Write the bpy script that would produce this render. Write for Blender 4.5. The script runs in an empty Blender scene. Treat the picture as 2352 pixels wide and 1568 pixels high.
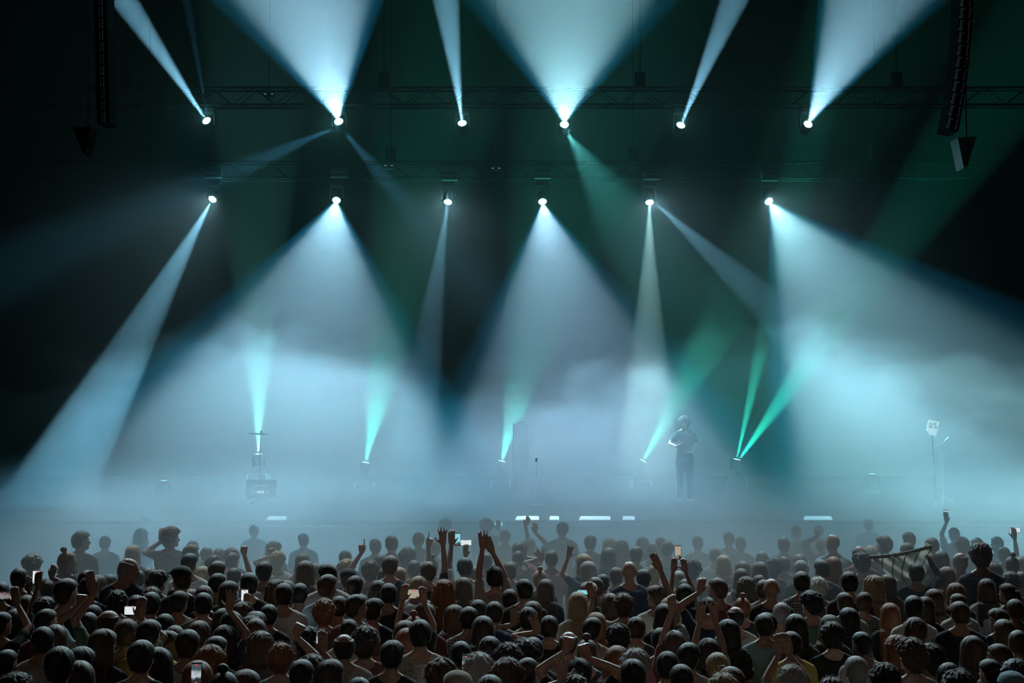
import bpy, bmesh, math, random
from mathutils import Vector, Matrix
from math import sin, cos, pi, radians, atan2, asin, sqrt, hypot

sc = bpy.context.scene
COL = sc.collection
random.seed(7)

# ---------------------------------------------------------------- camera
F = 3267.0
CZ = 3.45
PITCH = math.atan(146.0 / F)
cam_d = bpy.data.cameras.new('camera')
cam_d.sensor_width = 36.0
cam_d.lens = F / 2352.0 * 36.0
cam_d.clip_end = 300
cam = bpy.data.objects.new('camera', cam_d)
COL.objects.link(cam)
cam.location = (0, 0, CZ)
cam.rotation_euler = (pi / 2 + PITCH, 0, 0)
sc.camera = cam
FWD = Vector((0, cos(PITCH), sin(PITCH)))
UPV = Vector((0, -sin(PITCH), cos(PITCH)))
RGT = Vector((1, 0, 0))


def ray(px, py):
    return (FWD + RGT * ((px - 1176) / F) + UPV * ((784 - py) / F))


def at(px, py, Y):
    r = ray(px, py)
    return Vector((0, 0, CZ)) + r * (Y / r.y)


# ---------------------------------------------------------------- world, exposure, sampling
w = bpy.data.worlds.new('world')
sc.world = w
w.use_nodes = True
w.node_tree.nodes['Background'].inputs[0].default_value = (0.004, 0.02, 0.024, 1)
w.node_tree.nodes['Background'].inputs[1].default_value = 0.25
sc.view_settings.view_transform = 'Standard'
sc.view_settings.look = 'None'
sc.view_settings.gamma = 1
sc.view_settings.exposure = 0.0
sc.view_settings.use_curve_mapping = False
cy = sc.cycles
cy.max_bounces = 3
cy.diffuse_bounces = 1
cy.glossy_bounces = 1
cy.transmission_bounces = 2
cy.transparent_max_bounces = 6
cy.volume_bounces = 0
cy.volume_step_rate = 2.0
cy.volume_max_steps = 64
cy.sample_clamp_indirect = 4
cy.use_denoising = True
cy.use_adaptive_sampling = True
cy.adaptive_threshold = 0.03
cy.adaptive_min_samples = 32
cy.time_limit = 900
cy.caustics_reflective = False
cy.caustics_refractive = False

# ---------------------------------------------------------------- lamps of the rig (the beams)
def aim(o, d):
    o.rotation_euler = Vector(d).normalized().to_track_quat('-Z', 'Y').to_euler()


FALL = 0.07
TILT = 0.68
def spot(name, loc, d, full, energy, color, blend=0.15, size=0.03, fall=None):
    l = bpy.data.lights.new(name, 'SPOT')
    l.energy = energy
    l.color = color
    l.spot_size = max(radians(1.2), full)
    l.spot_blend = blend
    l.shadow_soft_size = size
    # near-parallel optics: the intensity along the beam drops more slowly than with the square of distance
    l.use_nodes = True
    nt = l.node_tree
    em = nt.nodes['Emission']
    fo = nt.nodes.new('ShaderNodeLightFalloff')
    fo.inputs['Strength'].default_value = 1.0
    mu = nt.nodes.new('ShaderNodeMath'); mu.operation = 'MULTIPLY_ADD'
    mu.inputs[1].default_value = FALL if fall is None else fall
    nt.links.new(fo.outputs['Linear'], mu.inputs[0])
    nt.links.new(fo.outputs['Quadratic'], mu.inputs[2])
    nt.links.new(mu.outputs[0], em.inputs['Strength'])
    o = bpy.data.objects.new(name, l)
    COL.objects.link(o)
    o.location = loc
    aim(o, d)
    return o


def point(name, loc, energy, color, size=0.05):
    l = bpy.data.lights.new(name, 'POINT')
    l.energy = energy
    l.color = color
    l.shadow_soft_size = size
    o = bpy.data.objects.new(name, l)
    COL.objects.link(o)
    o.location = loc
    return o


def beam(px, py, Y, e1, e2, energy, color, tilt=65, fall=None, blend=0.15, rim=None, rimcol=(0.02, 0.42, 0.75), back=False, fwd=0.0):
    """a beam leaving the lamp seen at px,py; e1,e2 are points on its two edges."""
    P = at(px, py, Y)
    v = ray(px, py).normalized()
    r = Vector((v.y, -v.x, 0)).normalized()
    u = r.cross(v)
    a1 = atan2(-(e1[1] - py), e1[0] - px)
    a2 = atan2(-(e2[1] - py), e2[0] - px)
    d = a2 - a1
    while d > pi: d -= 2 * pi
    while d < -pi: d += 2 * pi
    phi = a1 + d / 2
    A = abs(d)
    t = radians(tilt * TILT if tilt < 80 else tilt)
    ax = r * cos(phi) * sin(t) + u * sin(phi) * sin(t) - v * cos(t) * (-1 if back else 1)
    half = asin(min(0.999, sin(A / 2) * sin(t)))
    P2 = P + ax * 0.16
    spot('beam_lamp', P2, ax, 2 * half, energy, color, blend, fall=fall)
    if rim:
        spot('beam_lamp', P2, ax, 2 * half * 1.12, energy * rim, rimcol, 0.12)
    return P, ax


Y1, Y2 = 33.0, 35.0
WHT = (0.45, 0.77, 0.91)
TEA = (0.43, 0.82, 0.86)
LAV = (0.47, 0.73, 0.92)
NAR = (0.26, 0.68, 0.95)
GRN = (0.02, 0.88, 0.62)
K = 210.0
rig = []          # (px, py, Y, direction)
def B(px, py, Y, *a, **k):
    P, ax = beam(px, py, Y, *a, **k)
    if not rig or rig[-1][0] != (px, py):
        rig.append(((px, py), P, ax))
# upper row, pointing up
B(480, 285, Y1, (236, 0), (318, 0), 300*K, NAR, tilt=72, blend=0.3)
B(480, 285, Y1, (412, 0), (440, 0), 30*K, (0.1, 0.5, 0.9), tilt=75, blend=0.5)
B(780, 287, Y1, (490, 0), (872, 0), 78*K, WHT, tilt=62, blend=0.35, rim=0.32)
B(1063, 292, Y1, (988, 0), (1058, 0), 240*K, NAR, tilt=72, blend=0.3)
B(1296, 294, Y1, (1080, 0), (1545, 0), 50*K, TEA, tilt=62, blend=0.35, rim=0.32)
B(1560, 296, Y1, (1652, 0), (1730, 0), 210*K, NAR, tilt=72, blend=0.3)
B(1852, 293, Y1, (1885, 0), (2180, 0), 76*K, WHT, tilt=65, blend=0.35, rim=0.36)
# the dim lower lobes of the two wide upper lamps
B(778, 289, Y1, (0, 530), (250, 620), 30*K, (0.12, 0.55, 0.9), tilt=75, blend=0.9)
B(778, 289, Y1, (1000, 470), (1040, 700), 22*K, (0.12, 0.5, 0.8), tilt=75, blend=0.9)
B(1296, 296, Y1, (1500, 440), (1370, 640), 20*K, (0.12, 0.75, 0.72), tilt=75, blend=0.8)
# lower row, pointing down
B(492, 450, Y2, (225, 830), (355, 830), 170*K, NAR, tilt=70, blend=0.3)
B(774, 452, Y2, (350, 850), (930, 730), 44*K, WHT, tilt=62, blend=0.3, rim=0.36)
B(1030, 455, Y2, (955, 740), (1020, 860), 60*K, NAR, tilt=75, blend=0.3)
B(1245, 455, Y2, (1050, 880), (1440, 680), 46*K, LAV, tilt=64, blend=0.35, rim=0.34)
B(1492, 456, Y2, (1465, 640), (1540, 850), 110*K, TEA, tilt=75, blend=0.3)
B(1494, 456, Y2, (1760, 780), (1760, 640), 60*K, NAR, tilt=75, blend=0.5)
B(1762, 456, Y2, (1770, 760), (2352, 740), 56*K, TEA, tilt=60, blend=0.4, rim=0.36)
NTOP = len(rig)
# floor lamps at the back of the stage, pointing up
Y3 = 35.5
B(376, 1116, 33, (372, 900), (384, 900), 14*K, GRN, tilt=88, blend=0.4, fall=0)
B(594, 1054, Y3, (560, 860), (622, 860), 60*K, (0.2, 0.9, 0.8), tilt=85, blend=0.3, fall=0)
B(838, 1073, Y3, (836, 880), (950, 800), 45*K, (0.05, 0.9, 0.6), tilt=85, blend=0.3, fall=0)
B(1150, 1070, Y3, (1150, 950), (1240, 900), 40*K, (0.08, 0.9, 0.7), tilt=85, blend=0.3, fall=0)
B(1472, 1068, Y3, (1530, 900), (1600, 910), 32*K, (0.05, 0.9, 0.6), tilt=85, blend=0.3, fall=0)
B(1690, 1066, Y3, (1715, 900), (1740, 900), 110*K, GRN, tilt=85, blend=0.2, fall=0)
B(1690, 1066, Y3, (1780, 900), (1830, 910), 90*K, GRN, tilt=85, blend=0.3, fall=0)
B(2003, 1101, 33, (1999, 900), (2010, 900), 14*K, GRN, tilt=88, blend=0.4, fall=0)

for q in rig[:NTOP]:  # added point lights imitating the halo around each lens
    point('lens_glow_fill', q[1] + q[2] * 0.2 + Vector((0, -0.12, 0)), 26, (0.16, 0.64, 0.64), 0.04)

# added fill spots: rims for the crowd, and a warm front fill behind the camera
for x_ in (-7.5, -2.5, 2.5, 7.5):  # added unseen spots overhead, for rims on heads and shoulders
    P = Vector((x_, 23.8, 11.3))
    spot('crowd_rim_fill', P, Vector((P.x * .8, 15.5, 1.5)) - P, radians(58), 6.5 * K, (0.76, 0.94, 1.0), 0.9, 0.12)
for x_ in (-4, 4):  # added warm fill so the backs of the crowd read
    spot('front_fill', (x_, -1, 9.5), Vector((x_ * .3, 12.5, 1.5)) - Vector((x_, -1, 9.5)), radians(31), 165, (1.0, 0.90, 0.80), 0.8, 1.2, fall=0)
for px in (492, 1030, 1492, 1762):  # added rim fill placed at lamps of the lower row
    P = at(px, 455, 34.75)
    spot('crowd_rim_fill', P, Vector((P.x * .9, 13.5, 1.2)) - P, radians(36), 4.2 * K, (0.42, 0.84, 1.0), 0.9, 0.10)
# ---------------------------------------------------------------- haze
def vol_box(name, x0, x1, y0, y1, z0, z1, label, mat):
    bm = bmesh.new()
    bmesh.ops.create_cube(bm, size=1)
    for v in bm.verts:
        v.co = Vector(((x0 + x1) / 2 + v.co.x * (x1 - x0), (y0 + y1) / 2 + v.co.y * (y1 - y0), (z0 + z1) / 2 + v.co.z * (z1 - z0)))
    me = bpy.data.meshes.new(name)
    bm.to_mesh(me); bm.free()
    me.materials.append(mat)
    o = bpy.data.objects.new(name, me)
    COL.objects.link(o)
    o['label'] = label; o['category'] = 'haze'; o['kind'] = 'stuff'
    return o

def vmat(name, dens, aniso, color=(1, 1, 1)):
    m = bpy.data.materials.new(name)
    m.use_nodes = True
    nt = m.node_tree
    nt.nodes.clear()
    out = nt.nodes.new('ShaderNodeOutputMaterial')
    vs = nt.nodes.new('ShaderNodeVolumeScatter')
    vs.inputs['Color'].default_value = (*color, 1)
    vs.inputs['Density'].default_value = dens
    vs.inputs['Anisotropy'].default_value = aniso
    nt.links.new(vs.outputs[0], out.inputs['Volume'])
    return m, nt, vs, out

m, nt, vs, out = vmat('thin haze', 0.010, 0.25)
vol_box('haze', -16, 16, 24.6, 43, 0.02, 16.5, 'thin even haze hanging in the air over crowd and stage', m)

m, nt, vs, out = vmat('stage fog', 0.1, 0.2)
tc = nt.nodes.new('ShaderNodeTexCoord')
mp = nt.nodes.new('ShaderNodeMapping')
mp.inputs['Scale'].default_value = (0.22, 0.25, 0.42)
nz = nt.nodes.new('ShaderNodeTexNoise')
nz.inputs['Scale'].default_value = 1.6
nz.inputs['Detail'].default_value = 5
nz.inputs['Roughness'].default_value = 0.55
nz.inputs['Distortion'].default_value = 1.1
nt.links.new(tc.outputs['Object'], mp.inputs[0])
nt.links.new(mp.outputs[0], nz.inputs['Vector'])
# the top of the fog bank rolls up and down along the stage
def M_(op, a, b_=None, c=None):
    n = nt.nodes.new('ShaderNodeMath'); n.operation = op
    for i, v in enumerate((a, b_, c)):
        if v is None: continue
        if isinstance(v, (int, float)): n.inputs[i].default_value = v
        else: nt.links.new(v, n.inputs[i])
    return n.outputs[0]
sx = nt.nodes.new('ShaderNodeSeparateXYZ')
nt.links.new(tc.outputs['Object'], sx.inputs[0])
cs = M_('COSINE', M_('MULTIPLY', M_('ADD', sx.outputs['X'], 5.6), 2 * pi / 11.5))
top = M_('MULTIPLY_ADD', cs, 0.75, 4.35)
hgt = M_('SUBTRACT', top, sx.outputs['Z'])
val = M_('MULTIPLY_ADD', nz.outputs['Fac'], 5.6, M_('SUBTRACT', hgt, 2.8))
m2 = nt.nodes.new('ShaderNodeMapRange')
m2.interpolation_type = 'SMOOTHSTEP'
m2.inputs['From Min'].default_value = -0.1
m2.inputs['From Max'].default_value = 0.8
m2.inputs['To Min'].default_value = 0.0
m2.inputs['To Max'].default_value = 0.042
nt.links.new(val, m2.inputs['Value'])
mw = nt.nodes.new('ShaderNodeMapRange')
mw.inputs['From Min'].default_value = 1.6
mw.inputs['From Max'].default_value = 3.6
mw.inputs['To Min'].default_value = 0.8
mw.inputs['To Max'].default_value = 1.0
nt.links.new(sx.outputs['Z'], mw.inputs['Value'])
mm = nt.nodes.new('ShaderNodeMath'); mm.operation = 'MULTIPLY'
nt.links.new(m2.outputs[0], mm.inputs[0]); nt.links.new(mw.outputs[0], mm.inputs[1])
nt.links.new(mm.outputs[0], vs.inputs['Density'])
vol_box('stage_fog', -14, 14, 25.5, 36.5, 0.9, 7.2, 'thick drifting fog bank low over the stage', m)

m, nt, vs, out = vmat('crowd haze', 0.05, 0.3)
tc = nt.nodes.new('ShaderNodeTexCoord')
sx = nt.nodes.new('ShaderNodeSeparateXYZ')
nt.links.new(tc.outputs['Object'], sx.inputs[0])
mr = nt.nodes.new('ShaderNodeMapRange')
mr.inputs['From Min'].default_value = 15.0
mr.inputs['From Max'].default_value = 24.5
mr.inputs['To Min'].default_value = 0.0
mr.inputs['To Max'].default_value = 0.42
nt.links.new(sx.outputs['Y'], mr.inputs['Value'])
nz = nt.nodes.new('ShaderNodeTexNoise')
nz.inputs['Scale'].default_value = 0.6
nz.inputs['Detail'].default_value = 3
nt.links.new(tc.outputs['Object'], nz.inputs['Vector'])
m2 = nt.nodes.new('ShaderNodeMapRange')
m2.inputs['From Min'].default_value = 0.3
m2.inputs['From Max'].default_value = 0.7
m2.inputs['To Min'].default_value = 0.35
m2.inputs['To Max'].default_value = 1.3
nt.links.new(nz.outputs['Fac'], m2.inputs['Value'])
mu = nt.nodes.new('ShaderNodeMath'); mu.operation = 'MULTIPLY'
nt.links.new(mr.outputs[0], mu.inputs[0]); nt.links.new(m2.outputs[0], mu.inputs[1])
mz = nt.nodes.new('ShaderNodeMapRange')
mz.interpolation_type = 'SMOOTHSTEP'
mz.inputs['From Min'].default_value = 1.2
mz.inputs['From Max'].default_value = 2.7
mz.inputs['To Min'].default_value = 1.0
mz.inputs['To Max'].default_value = 0.0
nt.links.new(sx.outputs['Z'], mz.inputs['Value'])
mv = nt.nodes.new('ShaderNodeMath'); mv.operation = 'MULTIPLY'
nt.links.new(mu.outputs[0], mv.inputs[0]); nt.links.new(mz.outputs[0], mv.inputs[1])
nt.links.new(mv.outputs[0], vs.inputs['Density'])
vol_box('crowd_haze', -13, 13, 15.0, 25.4, 0.3, 2.75, 'low haze drifting off the stage over the front rows', m)
# ---------------------------------------------------------------- materials
MATS = {}
def mat(name, col, rough=0.6, metal=0.0, emit=None, es=1.0, spec=0.5):
    if name in MATS: return MATS[name]
    m = bpy.data.materials.new(name)
    m.use_nodes = True
    nt = m.node_tree
    b = nt.nodes['Principled BSDF']
    b.inputs['Roughness'].default_value = rough
    b.inputs['Metallic'].default_value = metal
    b.inputs['Specular IOR Level'].default_value = spec
    tc = nt.nodes.new('ShaderNodeTexCoord')
    nz = nt.nodes.new('ShaderNodeTexNoise')
    nz.inputs['Scale'].default_value = 22
    nt.links.new(tc.outputs['Object'], nz.inputs['Vector'])
    mx = nt.nodes.new('ShaderNodeMix'); mx.data_type = 'RGBA'
    mx.inputs['A'].default_value = (*[c * 0.78 for c in col], 1)
    mx.inputs['B'].default_value = (*[min(1, c * 1.22) for c in col], 1)
    nt.links.new(nz.outputs['Fac'], mx.inputs['Factor'])
    nt.links.new(mx.outputs['Result'], b.inputs['Base Color'])
    if emit:
        b.inputs['Emission Color'].default_value = (*emit, 1)
        b.inputs['Emission Strength'].default_value = es
    MATS[name] = m
    return m


def hair_mat(name, col):
    m = bpy.data.materials.new(name)
    m.use_nodes = True
    nt = m.node_tree
    b = nt.nodes['Principled BSDF']
    b.inputs['Roughness'].default_value = 0.5
    b.inputs['Specular IOR Level'].default_value = 0.4
    b.inputs['Sheen Weight'].default_value = 0.6
    b.inputs['Sheen Roughness'].default_value = 0.14

    b.inputs['Sheen Tint'].default_value = (1.0, 0.85, 0.72, 1)
    tc = nt.nodes.new('ShaderNodeTexCoord')
    mp = nt.nodes.new('ShaderNodeMapping'); mp.inputs['Scale'].default_value = (160, 160, 14)
    nz = nt.nodes.new('ShaderNodeTexNoise'); nz.inputs['Scale'].default_value = 1.0
    nz.inputs['Detail'].default_value = 3
    nt.links.new(tc.outputs['Object'], mp.inputs[0]); nt.links.new(mp.outputs[0], nz.inputs['Vector'])
    mx = nt.nodes.new('ShaderNodeMix'); mx.data_type = 'RGBA'
    mx.inputs['A'].default_value = (*[c * 0.45 for c in col], 1)
    mx.inputs['B'].default_value = (*[min(1, c * 1.6) for c in col], 1)
    nt.links.new(nz.outputs['Fac'], mx.inputs['Factor'])
    nt.links.new(mx.outputs['Result'], b.inputs['Base Color'])
    bp = nt.nodes.new('ShaderNodeBump'); bp.inputs['Strength'].default_value = 0.55
    bp.inputs['Distance'].default_value = 0.006
    nt.links.new(nz.outputs['Fac'], bp.inputs['Height']); nt.links.new(bp.outputs[0], b.inputs['Normal'])
    return m

HAIR = {'k': hair_mat('black hair', (0.012, 0.010, 0.009)), 'd': hair_mat('dark brown hair', (0.03, 0.02, 0.014)),
        'n': hair_mat('brown hair', (0.085, 0.05, 0.03)), 'y': hair_mat('blond hair', (0.36, 0.26, 0.15)),
        'r': hair_mat('ginger hair', (0.24, 0.085, 0.035)), 'g': hair_mat('grey hair', (0.30, 0.29, 0.28)),
        'w': hair_mat('white hair', (0.62, 0.60, 0.55))}
HNAME = {'k': 'black', 'd': 'dark brown', 'n': 'brown', 'y': 'blond', 'r': 'reddish brown', 'g': 'grey', 'w': 'white'}
SKIN = [mat('fair skin', (0.42, 0.23, 0.16), 0.5), mat('tan skin', (0.33, 0.17, 0.115), 0.5),
        mat('olive skin', (0.30, 0.17, 0.11), 0.5), mat('brown skin', (0.14, 0.075, 0.05), 0.45)]


def cloth(name, col, col2=None, kind=None, scale=30):
    m = bpy.data.materials.new(name)
    m.use_nodes = True
    nt = m.node_tree
    b = nt.nodes['Principled BSDF']
    b.inputs['Roughness'].default_value = 0.85
    b.inputs['Sheen Weight'].default_value = 1.0
    b.inputs['Sheen Roughness'].default_value = 0.14
    tc = nt.nodes.new('ShaderNodeTexCoord')
    nz = nt.nodes.new('ShaderNodeTexNoise'); nz.inputs['Scale'].default_value = 9; nz.inputs['Detail'].default_value = 3
    nt.links.new(tc.outputs['Object'], nz.inputs['Vector'])
    bp = nt.nodes.new('ShaderNodeBump'); bp.inputs['Strength'].default_value = 0.35; bp.inputs['Distance'].default_value = 0.03
    nt.links.new(nz.outputs['Fac'], bp.inputs['Height']); nt.links.new(bp.outputs[0], b.inputs['Normal'])
    b.inputs['Base Color'].default_value = (*col, 1)
    if kind == 'print':
        v = nt.nodes.new('ShaderNodeTexVoronoi'); v.inputs['Scale'].default_value = 60
        nt.links.new(tc.outputs['Object'], v.inputs['Vector'])
        cr = nt.nodes.new('ShaderNodeValToRGB')
        cr.color_ramp.elements[0].position = 0.28; cr.color_ramp.elements[0].color = (*col2, 1)
        cr.color_ramp.elements[1].position = 0.42; cr.color_ramp.elements[1].color = (*col, 1)
        nt.links.new(v.outputs['Distance'], cr.inputs[0]); nt.links.new(cr.outputs[0], b.inputs['Base Color'])
    elif kind in ('stripe', 'plaid'):
        ws = []
        for ax in (('Z',) if kind == 'stripe' else ('Z', 'X')):
            wv = nt.nodes.new('ShaderNodeTexWave'); wv.wave_type = 'BANDS'; wv.bands_direction = ax
            wv.inputs['Scale'].default_value = scale; wv.inputs['Distortion'].default_value = 0.4
            nt.links.new(tc.outputs['Object'], wv.inputs['Vector'])
            gt = nt.nodes.new('ShaderNodeMath'); gt.operation = 'GREATER_THAN'; gt.inputs[1].default_value = 0.55
            nt.links.new(wv.outputs['Fac'], gt.inputs[0]); ws.append(gt)
        f = ws[0].outputs[0]
        if kind == 'plaid':
            a = nt.nodes.new('ShaderNodeMath'); a.operation = 'ADD'
            nt.links.new(ws[0].outputs[0], a.inputs[0]); nt.links.new(ws[1].outputs[0], a.inputs[1])
            h = nt.nodes.new('ShaderNodeMath'); h.operation = 'MULTIPLY'; h.inputs[1].default_value = 0.5
            nt.links.new(a.outputs[0], h.inputs[0]); f = h.outputs[0]
        mx = nt.nodes.new('ShaderNodeMix'); mx.data_type = 'RGBA'
        mx.inputs['A'].default_value = (*col, 1); mx.inputs['B'].default_value = (*col2, 1)
        nt.links.new(f, mx.inputs['Factor']); nt.links.new(mx.outputs['Result'], b.inputs['Base Color'])
    return m

CL = {'K': cloth('black cotton', (0.012, 0.012, 0.014)), 'D': cloth('dark grey cotton', (0.05, 0.05, 0.055)),
      'N': cloth('navy cotton', (0.02, 0.035, 0.07)), 'W': cloth('white cotton', (0.62, 0.60, 0.58)),
      'T': cloth('beige cotton', (0.38, 0.33, 0.27)), 'Y': cloth('yellow cotton', (0.60, 0.50, 0.12)),
      'P': cloth('pink cotton', (0.55, 0.20, 0.22)), 'G': cloth('green cotton', (0.10, 0.16, 0.12)),
      'M': cloth('maroon cotton', (0.16, 0.05, 0.05)), 'B': cloth('pale blue cotton', (0.25, 0.38, 0.45)),
      'Q': cloth('checked cotton', (0.03, 0.035, 0.05), (0.40, 0.38, 0.34), 'plaid', 11),
      'S': cloth('striped cotton', (0.03, 0.03, 0.04), (0.45, 0.42, 0.38), 'stripe', 22),
      'R': cloth('printed cotton', (0.62, 0.58, 0.52), (0.14, 0.12, 0.10), 'print')}
CNAME = {'K': 'black top', 'D': 'dark grey top', 'N': 'navy top', 'W': 'white shirt', 'T': 'beige shirt', 'Y': 'yellow shirt',
         'P': 'pink shirt', 'G': 'green top', 'M': 'maroon top', 'B': 'pale blue top', 'Q': 'checked shirt', 'S': 'striped shirt',
         'R': 'white printed shirt'}
DENIM = cloth('dark denim', (0.03, 0.04, 0.07))


# ---------------------------------------------------------------- mesh helpers
def link_obj(name, me, parent=None, m=None):
    o = bpy.data.objects.new(name, me)
    COL.objects.link(o)
    if parent is not None: o.parent = parent
    if m is not None and me is not None and len(me.materials) == 0: me.materials.append(m)
    return o


def thing(name, label, cat, loc=(0, 0, 0), group=None, rz=0.0):
    o = bpy.data.objects.new(name, None)
    COL.objects.link(o)
    o.empty_display_size = 0.2
    o.location = loc
    o.rotation_euler = (0, 0, rz)
    o['label'] = label
    o['category'] = cat
    if group: o['group'] = group
    return o


SHOP = bpy.data.scenes.new('workshop')      # meshes are joined here, away from the big scene
class MB:
    """collects closed shapes into one mesh"""
    def __init__(s): s.v = []; s.f = []
    def add(s, vs, fs):
        n = len(s.v); s.v += [tuple(v) for v in vs]; s.f += [tuple(i + n for i in f) for f in fs]
    def loft(s, rings):
        """rings: lists of points of equal length; capped"""
        n = len(rings[0]); vs = [p for r in rings for p in r]; fs = []
        for i in range(len(rings) - 1):
            for j in range(n):
                k = (j + 1) % n
                fs.append((i * n + j, i * n + k, (i + 1) * n + k, (i + 1) * n + j))
        fs.append(tuple(range(n - 1, -1, -1)))
        fs.append(tuple((len(rings) - 1) * n + j for j in range(n)))
        s.add(vs, fs)
    def ell(s, c, r, M=None, n=12, m=8):
        rings = []
        for i in range(1, m):
            th = pi * i / m
            ring = []
            for j in range(n):
                ph = 2 * pi * j / n
                p = Vector((r[0] * sin(th) * cos(ph), r[1] * sin(th) * sin(ph), -r[2] * cos(th)))
                if M: p = M @ p
                ring.append(Vector(c) + p)
            rings.append(ring)
        s.loft(rings)
    def cone(s, a, b, ra, rb, n=10, flat=1.0, nrm=None):
        a = Vector(a); b = Vector(b); d = (b - a)
        L = d.length or 1e-6
        d = d / L
        ref = Vector(nrm) if nrm is not None else (Vector((0, 0, 1)) if abs(d.z) < 0.9 else Vector((0, 1, 0)))
        x = d.cross(ref).normalized(); y = x.cross(d)
        rings = []
        for t, k in ((-0.92, .38), (-.7, .72), (-.38, .92), (0, 1)):
            rings.append((a + d * ra * t, ra * k))
        for t, k in ((0, 1), (.38, .92), (.7, .72), (.92, .38)):
            rings.append((b + d * rb * t, rb * k))
        s.loft([[c + x * (r * cos(2 * pi * j / n)) + y * (r * flat * sin(2 * pi * j / n)) for j in range(n)] for c, r in rings])
    def box(s, c, h, M=None):
        pts = []
        for z in (-1, 1):
            for x, y in ((-1, -1), (1, -1), (1, 1), (-1, 1)):
                p = Vector((x * h[0], y * h[1], z * h[2]))
                if M: p = M @ p
                pts.append(Vector(c) + p)
        s.add(pts, [(3, 2, 1, 0), (4, 5, 6, 7), (0, 1, 5, 4), (1, 2, 6, 5), (2, 3, 7, 6), (3, 0, 4, 7)])
    def tube(s, a, b, r, n=6):
        a = Vector(a); b = Vector(b); d = (b - a).normalized()
        ref = Vector((0, 0, 1)) if abs(d.z) < 0.9 else Vector((0, 1, 0))
        x = d.cross(ref).normalized(); y = x.cross(d)
        s.loft([[c + x * (r * cos(2 * pi * j / n)) + y * (r * sin(2 * pi * j / n)) for j in range(n)] for c in (a, b)])
    def mesh(s, name, smooth=False):
        me = bpy.data.meshes.new(name)
        me.from_pydata(s.v, [], s.f)
        me.update()
        if smooth:
            me.polygons.foreach_set('use_smooth', [True] * len(me.polygons))
        return me
    def build(s, name, m, parent=None, smooth=False, bevel=0):
        me = s.mesh(name, smooth)
        me.materials.append(m)
        o = link_obj(name, me, parent)
        if bevel:
            b = o.modifiers.new('bevel', 'BEVEL'); b.width = bevel; b.segments = 2; b.limit_method = 'ANGLE'
        return o
    def remesh(s, name, vox, smooth_it=2, disp=0.0):
        me = s.mesh(name + '_raw')
        o = bpy.data.objects.new('tmp', me); SHOP.collection.objects.link(o)
        r = o.modifiers.new('r', 'REMESH'); r.mode = 'VOXEL'; r.voxel_size = vox; r.use_smooth_shade = True
        sm = o.modifiers.new('s', 'SMOOTH'); sm.factor = 0.5; sm.iterations = smooth_it
        with bpy.context.temp_override(scene=SHOP, view_layer=SHOP.view_layers[0]):
            dg = bpy.context.evaluated_depsgraph_get()
        out = bpy.data.meshes.new_from_object(o.evaluated_get(dg))
        out.name = name
        bpy.data.objects.remove(o); bpy.data.meshes.remove(me)
        if disp:
            from mathutils import noise
            for v in out.vertices:
                q = v.co
                n1 = noise.noise(Vector((q.x * 9, q.y * 9, q.z * 5)))
                n2 = noise.noise(Vector((q.x * 16 + 5, q.y * 16, q.z * 22)))
                v.co = q + v.normal * (disp * (n1 + 0.5 * n2))
        return out

for m_ in SKIN:
    b_ = m_.node_tree.nodes['Principled BSDF']
    b_.inputs['Sheen Weight'].default_value = 0.6; b_.inputs['Sheen Roughness'].default_value = 0.15; b_.inputs['Coat Weight'].default_value = 0.2; b_.inputs['Coat Roughness'].default_value = 0.25
# ---------------------------------------------------------------- people
HC = Vector((0, 0.015, 1.640))        # head centre
NECK = Vector((0, -0.005, 1.52))      # pivot of the head


def head_matrix(yaw, nod):
    return Matrix.Translation(NECK) @ Matrix.Scale(1.09, 4) @ Matrix.Rotation(radians(yaw), 4, 'Z') @ Matrix.Rotation(radians(nod), 4, 'X') @ Matrix.Translation(-NECK)


def add_head(b, yaw, nod):
    M = head_matrix(yaw, nod)
    R = M.to_3x3()
    P = lambda x, y, z: M @ Vector((x, y, z))
    b.ell(P(0, -0.002, 1.657), (0.076, 0.096, 0.090), R, 16, 10)
    b.ell(P(0, 0.032, 1.605), (0.060, 0.068, 0.074), R, 14, 8)
    b.ell(P(0, 0.086, 1.562), (0.026, 0.022, 0.022), R)
    b.cone(P(0, 0.096, 1.655), P(0, 0.118, 1.620), 0.010, 0.016, 8)
    b.ell(P(0, 0.094, 1.590), (0.026, 0.016, 0.013), R)
    b.ell(P(0, 0.084, 1.668), (0.050, 0.018, 0.012), R)
    for s in (-1, 1):
        b.ell(P(s * 0.079, -0.004, 1.628), (0.010, 0.019, 0.032), R)


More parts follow.
